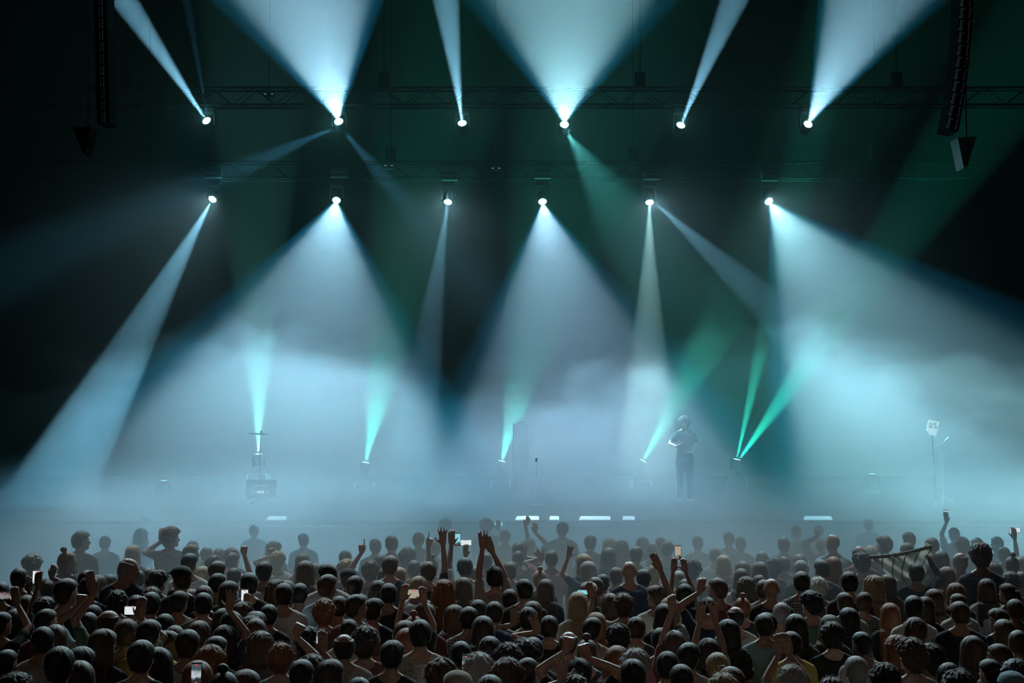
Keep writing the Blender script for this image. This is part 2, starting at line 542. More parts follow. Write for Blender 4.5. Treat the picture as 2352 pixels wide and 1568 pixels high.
def add_hand(b, wrist, d, nrm, pose, side, s=1.0):
    """fingers run along d, the palm looks along nrm; side=+1 puts the thumb on d x nrm"""
    d = d.normalized(); nrm = (nrm - d * nrm.dot(d)).normalized()
    t = d.cross(nrm) * side
    W = Vector(wrist)
    P = lambda a, c, n=0.0: W + d * (a * s) + t * (c * s) + nrm * (n * s)
    # palm
    rings = []
    for a, hw, th in ((-.01, .026, .019), (.03, .036, .017), (.07, .041, .015), (.095, .040, .012)):
        rings.append([P(a, hw * cos(2 * pi * j / 12), th * sin(2 * pi * j / 12)) for j in range(12)])
    b.loft(rings)
    spread = {'open': 0.22, 'point': 0.04, 'relaxed': 0.08, 'fist': 0.0, 'grip': 0.06, 'flat': 0.03}[pose]
    for k, (c, L) in enumerate(((.030, .080), (.010, .090), (-.011, .084), (-.030, .066))):
        curl = {'open': (0.08, 0.1, 0.1), 'flat': (0.1, 0.1, 0.1), 'point': ((0, 0, 0) if k == 0 else (1.3, 1.7, 1.2)),
                'relaxed': (0.25 + 0.12 * k, 0.5, 0.4), 'fist': (1.4, 1.6, 1.2), 'grip': (0.12, 0.30, 0.35)}[pose]
        p = P(.088, c, 0)
        ang = 0.0
        base = (d + t * (spread * (c / .030))).normalized()
        for q in range(3):
            ang += curl[q]
            dr = base * cos(ang) + nrm * sin(ang)
            L3 = L * (.46, .30, .24)[q] * s
            p2 = p + dr * L3
            b.cone(p, p2, (.0098, .0090, .0084)[q] * s, (.0090, .0084, .0075)[q] * s, 8)
            p = p2
    # thumb leaves the side of the palm
    th = {'open': 0.9, 'flat': 0.35, 'point': 0.3, 'relaxed': 0.5, 'fist': 0.2, 'grip': 0.6}[pose]
    p = P(.025, .030, .004)
    d1 = (d * cos(th) + t * sin(th) + nrm * 0.25).normalized()
    p2 = p + d1 * .045 * s
    b.cone(p, p2, .014 * s, .0105 * s, 8)
    d2 = (d1 + d * .35 + nrm * (0.2 if pose in ('open', 'flat') else 0.7)).normalized()
    b.cone(p2, p2 + d2 * .032 * s, .0105 * s, .0085 * s, 8)


def ik(S, T, la, lb, pole):
    d = T - S; L = d.length
    if L > (la + lb) * 0.995:
        T = S + d * ((la + lb) * 0.995 / L); d = T - S; L = d.length
    if L < 0.12:
        T = S + d * (0.12 / max(L, 1e-5)); d = T - S; L = d.length
    a = (la * la - lb * lb + L * L) / (2 * L)
    h = sqrt(max(0, la * la - a * a))
    u = d / L
    p = pole - u * pole.dot(u)
    p = p.normalized() if p.length > 1e-4 else Vector((1, 0, 0))
    return S + u * a + p * h, T


def make_body(yaw=0, nod=0, arms=None, fem=False, sleeve='short', tag=''):
    """arms: {-1 or 1: (target wrist, pose, hand direction, palm normal, pole)}; None hangs down"""
    arms = arms or {}
    wx = 0.90 if fem else 1.0
    b = MB(); s = MB()
    torso = ((.86, .155, .105), (.95, .165, .112), (1.06, .142 if not fem else .128, .100), (1.20, .160, .112), (1.31, .183, .118), (1.39, .186, .105), (1.445, .135, .082), (1.485, .070, .062))
    def rings(infl, z0=0, z1=9, zoff=0):
        return [[Vector(((rx * wx + infl) * cos(2 * pi * j / 20), (ry + infl) * sin(2 * pi * j / 20) - (0.01 if z > 1.2 else 0), z + zoff)) for j in range(20)]
                for z, rx, ry in torso if z0 <= z <= z1]
    b.loft(rings(0))
    s.loft(rings(0.022 if not fem else 0.016, 0.8, 1.46, 0.004))
    b.cone((0, -.012, 1.45), (0, .006, 1.575), .060 * wx, .054 * wx, 12)
    add_head(b, yaw, nod)
    for sd in (-1, 1):
        b.cone((sd * .155 * wx, -.01, 1.425), (sd * .03, -.015, 1.50), .050, .045)
        s.cone((sd * .158 * wx, -.01, 1.428), (sd * .055, -.015, 1.485), .060, .040)
        hip = Vector((sd * .088, 0, .90)); kn = Vector((sd * .10, .015, .50)); an = Vector((sd * .11, -.02, .09))
        b.cone(hip, kn, .088, .056); b.cone(kn, an, .055, .038)
        b.cone((sd * .11, -.04, .045), (sd * .125, .13, .035), .042, .034)
        S = Vector((sd * .180 * wx, -.01, 1.405))
        A = arms.get(sd)
        if A is None:
            E = Vector((sd * .232 * wx, -.03, 1.125)); Wr = Vector((sd * .225 * wx, .07, .89))
            pose, hd, hn = 'relaxed', Vector((0, .25, -1)), Vector((-sd, 0, 0))
        else:
            T, pose, hd, hn, pole = A
            if T.z > 1.5: S = S + Vector((-sd * .015, 0, .035))
            E, Wr = ik(S, T, .285, .255, pole)
            hd = hd if hd is not None else (Wr - E)
        b.cone(S, E, .050 if not fem else .043, .040 if not fem else .034, 12)
        mid = E + (Wr - E) * .35
        b.cone(E, mid, .039 if not fem else .033, .038 if not fem else .032, 12)
        b.cone(mid, Wr, .038 if not fem else .032, .025, 12)
        side = 1 if (hd.cross(hn)).dot(Vector((-sd, 0, 0))) > 0 else -1
        if A is None: side = 1 if (hd.cross(hn)).y > 0 else -1
        add_hand(b, Wr, hd, hn, pose, side, 1.14 if not fem else 1.04)
        q = S + (E - S) * (.62 if sleeve == 'short' else 1.0)
        s.cone(S, q, .066, .058 if sleeve == 'short' else .050, 12)
        if sleeve == 'long':
            s.cone(E, E + (Wr - E) * .93, .050, .036, 12)
        if sleeve == 'tank': pass
    body = b.remesh('body' + tag, 0.0088 if arms else 0.0140, 1 if arms else 2)
    top = s.remesh('top' + tag, 0.022, 2, 0.006)
    return body, top


def make_trousers():
    s = MB()
    for sd in (-1, 1):
        s.cone((sd * .088, 0, .88), (sd * .10, .015, .50), .105, .075, 14)
        s.cone((sd * .10, .015, .50), (sd * .112, -.018, .13), .075, .062, 14)
    s.ell((0, 0, .92), (.175, .125, .11))
    return s.remesh('trousers', 0.02, 2, 0.004)

TROUSERS = make_trousers()
TROUSERS.materials.append(DENIM)

from mathutils import noise as nz_


def make_hair(style, seed):
    rnd = random.Random(seed * 17 + sum(map(ord, style)))
    so = Vector((seed * 3.1, seed * 1.7, 0))
    cfg = dict(short=(.012, -.072, 0, .004), buzz=(.008, -.070, 0, .001), mop=(.030, -.085, .010, .012), curly=(.036, -.095, .018, .016),
               bob=(.026, -.165, .02, .006), long=(.022, -.40, .015, .006), wavy=(.030, -.38, .035, .013), bun=(.010, -.085, 0, .003),
               tail=(.012, -.085, 0, .003), fringe=(.008, -.070, 0, .002), quiff=(.015, -.070, 0, .006))[style]
    th, zb, flare, ns = cfg
    cols = 56 if style in ('curly', 'wavy', 'mop') else 44
    rows = {'long': 34, 'wavy': 36, 'bob': 26}.get(style, 24)
    ztop = .107 + th * (1.25 if style in ('mop', 'curly', 'quiff') else .9)
    longish = style in ('long', 'wavy', 'bob')
    rings = []
    for i in range(rows):
        f = (i + .35) / (rows - .65)
        if longish:
            zc = ztop - (ztop - zb) * (f ** 1.35)
        else:
            zc = ztop * cos(f * pi * .5 * 1.0) + (zb) * (1 - cos(f * pi * .5)) if False else ztop - (ztop - zb) * (1 - cos(f * pi * .5) if False else f ** 1.5)
        # skull radii at this height
        q = max(-1, min(1, (zc - .017) / (ztop - .017)))
        if zc > .017:
            k = sqrt(max(0, 1 - q * q))
            rx, ry, cyy = (.077 + th) * k, (.098 + th) * k, -.006
        else:
            u = (.017 - zc) / .12
            if longish:
                rx = .077 + th + flare * min(1, u * .7) - (.015 * max(0, u - 1.6))
                ry = .098 + th - .012 * min(u, 3)
                cyy = -.006 - .012 * min(u, 2.2)
                if zc < -.13:
                    ry = max(.035, ry - (-.13 - zc) * .20); cyy = -.095 - .0 * u
                    rx = max(.07, rx + .03 * min(1, (-.13 - zc) * 6))
            else:
                rx = .078 * sqrt(max(.3, 1 - .95 * u * u)) + th * (1 - .8 * u)
                ry = .099 * sqrt(max(.3, 1 - .88 * u * u)) + th * (1 - .8 * u)
                cyy = -.006 - .008 * u
        # the face side is cut away below the hairline
        hl = .078 if style != 'mop' else .055
        if zc > hl: yf = 1.0
        else:
            u = min(1, (hl - zc) / .055)
            yf = .092 - (.088 + (0.0 if longish else .015)) * u
            if zc < -.02 and not longish: yf -= min(.05, (-.02 - zc) * .9)
            if zc < .022 and style in ('short', 'quiff', 'buzz', 'fringe', 'bun', 'tail'): yf = min(yf, -.022)
            if zc < -.13: yf = -.060
        ring = []
        for j in range(cols):
            ph = 2 * pi * j / cols
            x, y = rx * cos(ph), cyy + ry * sin(ph)
            clump = nz_.noise(Vector((cos(ph) * 5, sin(ph) * 5, zc * (4 if longish else 9))) + so)
            fine = nz_.noise(Vector((cos(ph) * 16, sin(ph) * 16, zc * (6 if longish else 22))) + so)
            amp = ns
            if style in ('curly', 'mop', 'wavy'):
                c3 = nz_.noise(Vector((x, y, zc)) * 42 + so); c4 = nz_.noise(Vector((x, y, zc)) * 85 + so)
                dsp = ns * (clump * 1.1 + c3 * 1.0 + c4 * .6)
            else:
                dsp = ns * (clump * 1.2 + fine * .8)
            if style == 'quiff' and y > 0.02 and zc > .05: dsp += .012
            kk = 1 + dsp / .09
            x *= kk; y = cyy + (y - cyy) * kk
            if y > yf:
                y = yf - .02 * (abs(x) < .05)
                x *= .93
            z = zc + ns * .8 * clump * (1 if zc < .09 else .6)
            if i == rows - 1 and longish: z += .03 * fine + .02 * clump
            ring.append(Vector((x, y, z)))
        rings.append(ring)
    n = cols
    b = MB(); b.loft(rings)
    if style == 'fringe':      # balding: bare crown
        rr_ = [r for r in rings if r[0].z < .045]; b = MB()
        b.loft([[Vector((p.x * .86, p.y * .86, p.z + .02)) for p in rr_[0]], [Vector((p.x * .955, p.y * .955, p.z + .012)) for p in rr_[0]]] + rr_)
    if style == 'bun':
        M = Vector((0, -.045, .128 + .012))
        rr = []
        for i in range(1, 9):
            t = pi * i / 9
            rr.append([M + Vector(((.036 + .007 * nz_.noise(Vector((j, i, seed)) * .9)) * sin(t) * cos(2 * pi * j / 14), .036 * sin(t) * sin(2 * pi * j / 14), -.032 * cos(t))) for j in range(14)])
        b.loft(rr)
    if style == 'tail':
        pts = [(0, -.10, .05, .018), (0, -.135, .045, .026), (0, -.152, -.01, .030), (0, -.15, -.09, .028), (0, -.142, -.17, .022), (0, -.135, -.24, .008)]
        b.loft([[Vector((x + r * cos(2 * pi * j / 12) * (1 + .2 * nz_.noise(Vector((j, z * 9, seed)))), y + r * .8 * sin(2 * pi * j / 12), z + (0 if abs(y) > .14 else .0))) for j in range(12)] for x, y, z, r in pts])
    # loose strands standing off the outline
    nst = {'short': 160, 'buzz': 0, 'mop': 420, 'curly': 620, 'bob': 220, 'long': 260, 'wavy': 520, 'bun': 160, 'tail': 160, 'fringe': 50, 'quiff': 240}[style]
    for _ in range(nst):
        i = rnd.randrange(0, len(rings) - 1 if style != 'fringe' else len(rings) - 1); j = rnd.randrange(n)
        p = rings[i][j]
        if style == 'fringe' and p.z > .03: continue
        if p.y > .06 and p.z < .07: continue
        c = Vector((0, -.006, min(.02, p.z)))
        out = (p - c).normalized()
        L = {'short': .010, 'mop': .026, 'curly': .022, 'bob': .016, 'long': .016, 'wavy': .026, 'quiff': .02}.get(style, .012) * rnd.uniform(.5, 1.3)
        tang = Vector((rnd.uniform(-1, 1), rnd.uniform(-1, 1), rnd.uniform(-1.4, .8)))
        tang = (tang - out * tang.dot(out)).normalized()
        w_ = out.cross(tang).normalized() * rnd.uniform(.0005, .0010)
        p0 = p - out * .004
        p1 = p0 + out * L * .55 + tang * L * .45
        p2 = p1 + out * L * .2 + tang * L * .85 * rnd.uniform(.4, 1.2)
        if style in ('curly', 'wavy'): p2 = p2 - out * L * .35
        b.add([p0 - w_, p0 + w_, p1 + w_, p1 - w_, p2], [(0, 1, 2, 3), (3, 2, 4)])
    me = b.mesh('hair_' + style, True)
    return me

HAIRS = {}
def hair_mesh(style, v):
    k = (style, v)
    if k not in HAIRS:
        HAIRS[k] = make_hair(style, v)
        HAIRS[k].materials.append(HAIR['k'])
    return HAIRS[k]


def cap_mesh(kind):
    b = MB()
    rings = []
    for i in range(9):
        f = i / 8
        k = cos(f * pi / 2 * .98)
        rings.append([Vector(((.094) * sqrt(1 - (1 - f) ** 2.2 if f else .02) * cos(2 * pi * j / 28), -.004 + .112 * sqrt(1 - (1 - f) ** 2.2 if f else .02) * sin(2 * pi * j / 28), .128 - f * .078)) for j in range(28)])
    b.loft(rings)
    if kind == 'peak':
        for up in (0,):
            pts = []
            for z in (0, .006):
                for j in range(13):
                    a = pi * j / 12
                    pts.append((.078 * cos(a), .085 + .085 * sin(a), .058 - .02 * sin(a) + z))
            fs = [tuple(range(12, -1, -1)), tuple(range(13, 26))]
            fs += [(j, j + 1, j + 14, j + 13) for j in range(12)] + [(12, 0, 13, 25)]
            b.add(pts, fs)
    return b.mesh('cap', True)
CAPS = {k: cap_mesh(k) for k in ('peak', 'beanie')}

# shared bodies: (yaw, nod, female) -> (body, top)
LIB = {}
def lib_body(yaw, nod, fem, sleeve):
    k = (yaw, nod, fem, sleeve)
    if k not in LIB:
        bd, tp = make_body(yaw, nod, None, fem, sleeve)
        bd.materials.append(SKIN[0]); tp.materials.append(CL['K'])
        LIB[k] = (bd, tp)
    return LIB[k]


EYE = MB(); EYE.ell((0, 0, 0), (.011, .010, .010)); EYE = EYE.mesh('eye', True)
EYE.materials.append(mat('eye white', (.6, .58, .55), .25))


def obj_mat(o, m):
    o.material_slots[0].link = 'OBJECT'
    o.material_slots[0].material = m


def person(loc, h, style, hc, top, yaw=0, nod=0, arms=None, skin=0, var=0, label='', group='concert crowd facing the stage', sleeve=None, turn=0.0, cap=None, capmat=None):
    fem = style in ('long', 'wavy', 'bob', 'bun', 'tail')
    if sleeve is None: sleeve = 'short'
    if arms:
        bd, tp = make_body(yaw, nod, arms, fem, sleeve)
        bd.materials.append(SKIN[0]); tp.materials.append(CL['K'])
    else:
        bd, tp = lib_body(yaw, nod, fem, sleeve)
    r = link_obj('person', bd)
    r.location = loc
    r.rotation_euler = (0, 0, turn)
    k = h / 1.775
    r.scale = (k, k, k)
    r['label'] = label; r['category'] = 'person'
    if group: r['group'] = group
    obj_mat(r, SKIN[skin])
    c = link_obj('shirt', tp, r); obj_mat(c, CL[top])
    link_obj('trousers', TROUSERS, r)
    M = head_matrix(yaw, nod) @ Matrix.Translation(HC)
    if style != 'bald':
        hme = hair_mesh('short' if (style == 'cap') else style, var)
        hr = link_obj('hair', hme, r)
        hr.matrix_local = M
        obj_mat(hr, HAIR[hc])
    if cap:
        cp = link_obj('cap', CAPS[cap], r)
        if not cp.data.materials: cp.data.materials.append(CL['K'])
        obj_mat(cp, capmat or CL['K'])
        cp.matrix_local = M
        if cap == 'beanie': pass
    if abs(yaw) >= 45:
        for s in (-1, 1):
            e = link_obj('eye', EYE, r)
            e.matrix_local = head_matrix(yaw, nod) @ Matrix.Translation((s * .031, .082, 1.650))
    return r
# ---------------------------------------------------------------- the crowd
# one line per person: X Y (top of the hair) W (width of the head) style hair top [yaw=.. nod=.. skin=.. cap=..] [L=x,y,pose,dx,dy] [R=...] [| own label]
# X Y W are read off four enlarged strips of the photograph (3.752 times, starting at 0 / 580 / 1160 / 1752 , 1150)
ST = {'s': 'short', 'z': 'buzz', 'b': 'bald', 'm': 'mop', 'c': 'curly', 'o': 'bob', 'l': 'long', 'w': 'wavy', 'u': 'bun', 'p': 'tail', 'n': 'fringe', 'q': 'quiff'}
WM = {'s': .182, 'z': .172, 'b': .170, 'm': .205, 'c': .225, 'o': .205, 'l': .205, 'w': .235, 'u': .182, 'p': .185, 'n': .172, 'q': .188}
PANELS = {0: """
690 260 150 q d K yaw=-55 | tall man with swept-back hair and turned face at the hazy left
905 295 90 s d K
1215 240 120 w n D
1465 240 165 c n D yaw=-50 L=1390,320,grip,0,1 | tall curly-haired man in profile before the white phone at left
1250 125 80 s d D
1660 335 80 s d D
1780 390 80 s d D
1890 402 80 s n D
2190 200 90 s d D
280 468 165 c g D | grey curly-haired person standing behind the raised cup at far left
165 570 150 s d D
570 430 150 u r K yaw=-55
585 555 120 c d K
1145 380 135 l y D | long blond-haired woman behind the balding grey man
1065 470 180 n g N yaw=-60 nod=-18 | balding grey-haired man in navy top looking down to his right
1275 570 95 s d K
1640 375 135 q n D yaw=-40
1630 445 150 s k W
1840 475 110 m n D
1995 415 115 m n D
2000 440 100 s d D
1870 510 165 s n D
1570 560 165 s d K yaw=60 cap=peak | man in a flat peaked cap turned to the left
1745 560 120 l y W
2015 570 110 s d D R=2105,430,fist,0,1 | dark-haired person raising one fist over the left crowd
2150 610 170 s k K | man with short black hair and black t-shirt beside a small lit phone
1870 615 150 s k D
1970 690 165 o d D
1185 590 120 p d D
940 630 130 l k D
745 590 150 s k D
845 635 135 l n D
1350 605 165 m d W yaw=-50 nod=12
1515 730 130 s d D
1760 720 150 s n D
1645 750 95 s n D
410 670 100 z d D R=455,610,relaxed,.2,1
560 660 195 s d K yaw=-40
760 650 160 q d D yaw=-35
8 690 70 s d D
230 810 130 o n T R=255,745,grip,0,1
1310 750 140 m n D
1010 785 170 c k D
1175 800 130 s d D
1300 775 175 s k D
1540 765 170 s k W
1755 780 175 s k G | man with short black hair in a green tank top at left
390 845 190 c d D L=330,700,grip,-.1,1
530 905 120 w n D
130 925 160 l k K
390 915 160 z d M
800 885 130 s d D
760 945 150 z d D L=690,860,fist,.1,1
935 920 185 n d G yaw=-30 L=790,730,flat,-.3,1 | balding man in green with his left hand raised to the head ahead
1415 960 175 s k D
2090 870 150 w n D R=2125,885,grip,0,1 | wavy-haired person filming upright under the black-shirted man at left
2190 940 130 s d D
2160 1000 180 m n D
1920 920 165 l d D
2000 945 150 l k D
6 945 70 s d K yaw=-30 R=140,850,grip,-.6,.8 | person at the left edge filming sideways with a bent bare arm
1090 1005 185 s n D R=1215,965,grip,-.1,1 | blurred head of a person filming sideways at left
1280 1010 205 s k Y | man with short black hair in a yellow t-shirt
1505 1060 135 s n D
1710 1030 150 o n D
370 1070 205 s k T | broad man with short black hair and beige t-shirt at lower left
480 1060 170 l n D
880 1100 230 l n D
1420 1110 110 q d D yaw=-80 skin=2 | man in sharp right-facing profile behind the yellow-shirted man
1615 1095 210 s d W
1935 1065 175 l d D R=1985,870,open,.1,1 | long-haired person holding up one blurred open hand at left
1850 1150 185 s k D yaw=-55
2240 1125 225 w n K | large head of long curly brown hair in black at lower left
1215 1185 220 s d K | man with cropped hair in a black shirt before the yellow-shirted man
1365 1260 90 o k D
50 1265 150 s d D yaw=-30
510 1240 225 s k K
690 1255 110 o k D
690 1370 140 l n D
1810 1265 210 c r K
1700 1375 190 o r K R=1720,1530,grip,0,1 | red-haired woman filming upright at the bottom left
2105 1450 170 o n D
120 1510 180 c k D
1930 1450 110 u k D
""", 580: """
185 350 120 w n D
215 440 125 m y D L=165,430,point,0,1 | fair-haired person pointing one finger up at centre left
440 275 85 s d D
430 450 110 l n D
100 515 155 s k D
455 515 165 l n D
545 530 80 s n D
465 590 150 l n D
650 530 165 s k D
810 515 150 c y D | pale curly blond head behind the man in a white shirt
825 580 140 s n D cap=beanie
800 420 100 s d D
1015 525 140 c n D L=940,400,point,0,1 | curly brown-haired person pointing one finger up through the fog
1060 320 110 s d D
1200 290 120 z d D
1430 265 110 s d D
1335 415 145 c d D
1185 465 145 s n D
1100 455 90 s d D
1140 570 125 l n D
1255 570 130 l y D
1565 350 120 c n D
1390 505 110 s d D R=1530,330,point,.25,1 | person pointing up with the arm leaning right
1515 515 145 s n D R=1640,300,open,-.05,1 | brown-haired person raising an open hand with spread fingers
1545 483 120 u d D
1660 160 100 c d D
2015 160 115 c d D R=2118,225,grip,0,1
2175 245 100 s d D R=2366,180,relaxed,.4,1 | hazy person reaching a bent arm high toward the stage
2010 440 125 s d D
1830 480 138 s k W L=1715,320,grip,0,1 | black-haired man in white collar with one blurred raised arm
1920 560 90 l n D L=1838,420,grip,0,1
2090 560 165 q k T L=1985,310,open,0,1 R=2045,380,flat,-.4,1 | tall man with both hands thrown up in front of the stage
2215 520 80 s n D
640 625 170 s n B yaw=-50 | bearded man in a pale shirt looking to the right
880 635 140 s d W
200 680 140 w n D
300 685 110 o n D
1425 645 138 q y W
1085 675 125 s d D
405 700 145 s k T
270 700 165 s k D
1645 680 190 w r D | big head of wavy reddish hair in the fog at centre
1820 655 130 l n D
1175 700 155 s k K | man with square-cut black hair and black t-shirt at centre left
2215 750 140 s d P | short-haired man in a pink shirt
745 810 150 s d D
885 795 165 s d M yaw=-40 | dark-haired man in a maroon t-shirt turned to the right
140 880 160 s k K
615 860 175 c r M
40 940 70 s n D
30 1000 90 s n D
1040 835 115 q k D
1945 840 130 s k D
1475 880 185 o n D
1735 890 155 l n D
1860 900 150 s k Q skin=2 | man with cropped hair and visible ears in a checked shirt
2085 855 150 s d T
1390 975 120 u r K L=1300,815,grip,.3,1 R=1475,840,grip,-.3,1 | ginger person holding a lit phone sideways with both hands
1990 990 110 o d D
1310 1025 125 l n D
1445 1010 190 s k R | man with thick black hair in a white printed shirt
1335 1090 110 l r D
835 1005 160 s k D
965 1100 150 c d D
480 1105 155 c k D
790 1120 170 n k T skin=2 | balding heavy-set man in a pale shirt
245 1235 105 m r D R=395,1120,fist,.5,1 | person raising a red-lit fist at lower centre left
1200 1195 190 q k K | man with tousled black hair in a black shirt beside the printed shirt
1800 1190 160 z k W skin=3 | man with shaved black hair behind the phone with a lit screen
2040 1160 185 l k D
420 1345 180 z k W
515 1340 100 c d D R=605,1250,grip,-.1,1 | curly-haired person filming upright at lower centre left
665 1360 120 o d D
1635 1380 150 c n D
1950 1330 130 c g D L=1875,1490,grip,-.1,1 | grey curly-haired person filming upright at the bottom centre
2200 1245 160 c d D
2195 1380 190 c n D
925 1500 150 s d D
2045 1480 100 s n D
1775 1455 150 s w D cap=beanie capm=T
""", 1160: """
495 175 112 s d N | tall man in a dark t-shirt standing above the front rows
110 350 110 z d D
215 320 100 s d D R=262,235,relaxed,.05,1
735 290 110 s d D
900 320 115 o y D
1005 345 95 w n D
1185 310 90 l n D
1350 310 85 s n D
1268 358 105 s d D
1400 340 118 s d D
115 425 115 s d D R=165,440,open,.05,1
400 420 120 s n P L=295,465,open,-.7,.7 | person in a pale pink shirt with a hand stretched left
890 405 128 o n D
1130 385 122 s n D
48 515 105 s d D
685 458 145 o y D
725 520 135 o g N yaw=35 L=555,440,open,.25,1 | woman in navy raising her bent left arm and open hand
300 590 130 u y D
840 620 105 z d D
960 565 118 s n W
1070 505 138 b d N | bald man in a dark tank top among the centre crowd
1195 580 132 s k W | black-haired man in a white t-shirt with a dark strap
1290 540 122 s y D
1500 595 75 s g D
1615 515 145 c k K | big round black-haired head below the upright lit phone
170 660 148 z k D
350 670 148 l n D
785 648 140 s n D
715 695 118 o n D cap=beanie capm=W
1555 665 110 s k D
1550 710 150 l k B L=1452,478,grip,.3,1 R=1522,478,grip,-.3,1 | long black-haired woman lifting an upright phone with both hands
1310 725 158 q n W yaw=45 R=1262,330,flat,-.45,.9 | brown-haired man looking left under a long raised arm
910 795 110 o n D
1020 805 172 m n T L=745,800,grip,-.5,.8 | tousled man stretching his left arm out to a tilted phone
1840 655 165 s n M yaw=50 | bearded man in maroon looking left
1885 465 140 l y D
2050 520 115 o n D
2035 580 135 l n W
2200 525 90 o n D
2080 655 165 w n K
2190 630 90 s d D
2230 670 70 s n T
1810 400 100 s d D
1930 265 105 s d D
2030 305 95 s d D
2215 430 90 s d D
1660 300 80 s d D
632 780 178 l y T | woman with very long straight blond hair
235 860 150 l n D
1748 820 150 s k D L=1690,730,relaxed,.3,1
1988 890 150 n d T | balding man in a pale shirt right of centre
2045 820 115 u r D
198 910 150 q k N L=80,1000,open,0,1 | man in navy with styled black hair raising his left palm
1370 880 120 l d D
1418 830 100 o y D
380 975 152 s d D L=262,1070,open,-.3,.9
790 960 135 o r D
750 990 168 s k D skin=2 | man with neat black hair before the long blond woman
1130 985 158 s d D
2232 960 90 s d D
1930 1015 172 l k K
545 1100 160 n n D
980 1075 190 c k D | dark curly-haired person in black near the striped shirt
1345 1080 155 s k P
1460 1110 95 l n D L=1440,870,relaxed,0,1
245 1160 145 s k D
175 1205 145 c k D
705 1175 190 u n D
960 1245 170 o r D | woman with reddish-brown bob at the bottom centre
1120 1285 200 m g D | grey thick-haired person behind a dark head at the bottom
1395 1280 158 s k S | dark-haired man in a striped top at the bottom centre
1580 1205 185 s k T
1755 1180 150 o d K L=1685,965,open,.1,1 R=1800,945,open,-.1,1 | person holding both bare forearms up with a wristband
1835 1290 170 p y K | blond person with hair tied back at the bottom
185 1330 130 z d D
640 1335 175 s k K L=540,1240,fist,.2,1 R=695,1300,fist,-.3,1 | dark-haired person with both fists raised at the bottom centre
1105 1345 200 s k K
1525 1390 190 s k K
1880 1495 150 m y D
600 1510 125 m n D L=490,1470,open,-.05,1
1960 1410 120 s n Y
""", 1752: """
180 305 110 z d D
290 205 95 s d D
480 205 85 s d D
910 150 80 s d D
505 310 85 b d K L=470,285,fist,.1,1 | bald person in black lifting a fist at the right
605 275 132 b g B skin=1 | tall bald man in a pale t-shirt at right
1050 295 138 q n D
830 375 128 n n D
930 385 115 o y D
1245 355 128 s n D
1460 310 130 s n D
1650 225 100 s d D L=1582,160,grip,0,1
1260 262 120 s d D
1720 325 128 c n D R=1828,370,fist,0,1
1540 430 148 l k K | long black-haired woman just right of the raised banner
1700 430 145 n g D yaw=-40 | grey-cropped balding man behind the mop-haired man
1880 375 195 m n N | man with a thick brown mop of hair and dark sweatshirt
1850 310 80 s d D
2020 300 85 s d D
2080 390 95 s d D R=2168,285,grip,0,1
2150 472 135 u n D | woman with a messy top bun at the right
2232 470 60 s g D
185 470 108 z d D
315 460 105 o n D
100 500 128 c k D
335 510 128 q g D
855 455 158 c k K | curly black-haired man left of the raised banner
510 500 140 s d N
605 480 145 l r D
1220 505 125 l k D
1325 530 140 s k K R=1430,465,grip,.1,1 | black-haired man in black holding up the striped banner
75 650 150 b d K skin=1 | bald man in black at the right of centre
335 600 158 s d Q | man in a checked shirt beside the white-haired person
745 600 162 s k K
955 645 195 w y D | woman with bright wavy blond hair lit from behind
1080 630 120 l n D
1590 565 148 l r D | woman with long straight ginger-brown hair at right
1995 530 148 o n D
2140 625 155 c n D
2232 600 70 s n D
482 665 150 m w T | white-haired person with a short fluffy cut
1932 665 155 l n W | woman with long brown hair in a white top at right
1665 705 150 o r D
2115 700 138 p n D
425 785 185 m k G yaw=40
710 775 145 z n T
870 775 152 s n Q
1690 785 135 z n D
1480 755 155 l n D
1395 820 135 l n D
1300 805 168 s k W | black-haired man in a white t-shirt at lower right
160 865 160 s g T | grey-haired man in a loose pale shirt
750 915 165 l k S
1100 875 160 l r D | ginger long-haired person in a dark top
1700 855 168 s n K | broad man in a black t-shirt at lower right
2180 835 150 s n D
2040 920 155 q n D yaw=40
40 950 110 s k D
290 970 110 l k D
580 980 150 o n D
600 1050 200 m k K | dark tousled man in black at the lower right centre
1310 1000 205 q n T
860 1110 160 z k W skin=3 | man with shaved black hair and white shirt at lower right
250 1110 165 s k Y
2090 1015 158 l n D
2200 1100 110 s n Y
1165 1160 140 w r D
1290 1205 240 c n T | huge curly brown head at lower right
1460 1250 225 c k K
1810 1155 185 l n D
2050 1215 165 s n T yaw=45 nod=15
810 1320 198 s g T | man with grey-blond hair in a pale shirt at the bottom right
1600 1375 185 s k K
1970 1345 175 s k T
2180 1375 125 m k D
2140 1460 190 s k D cap=peak capm=B | person in a teal baseball cap at the bottom right corner
1060 1420 185 c k D
250 1420 185 m g D L=135,1280,grip,.2,1 R=220,1275,grip,-.3,1 | grey-haired person with bent arms and joined hands at the bottom right
1690 1480 190 c k D
600 1530 155 m n D
"""}
HNOUN = {'s': 'short {} hair', 'z': 'shaved {} hair', 'b': 'bald head', 'm': 'thick tousled {} hair', 'c': 'curly {} hair', 'o': '{} bob', 'l': 'long {} hair',
         'w': 'long wavy {} hair', 'u': '{} hair in a bun', 'p': '{} ponytail', 'n': 'thinning {} hair', 'q': 'swept-up {} hair'}
PXM = 3.752
crowd = []
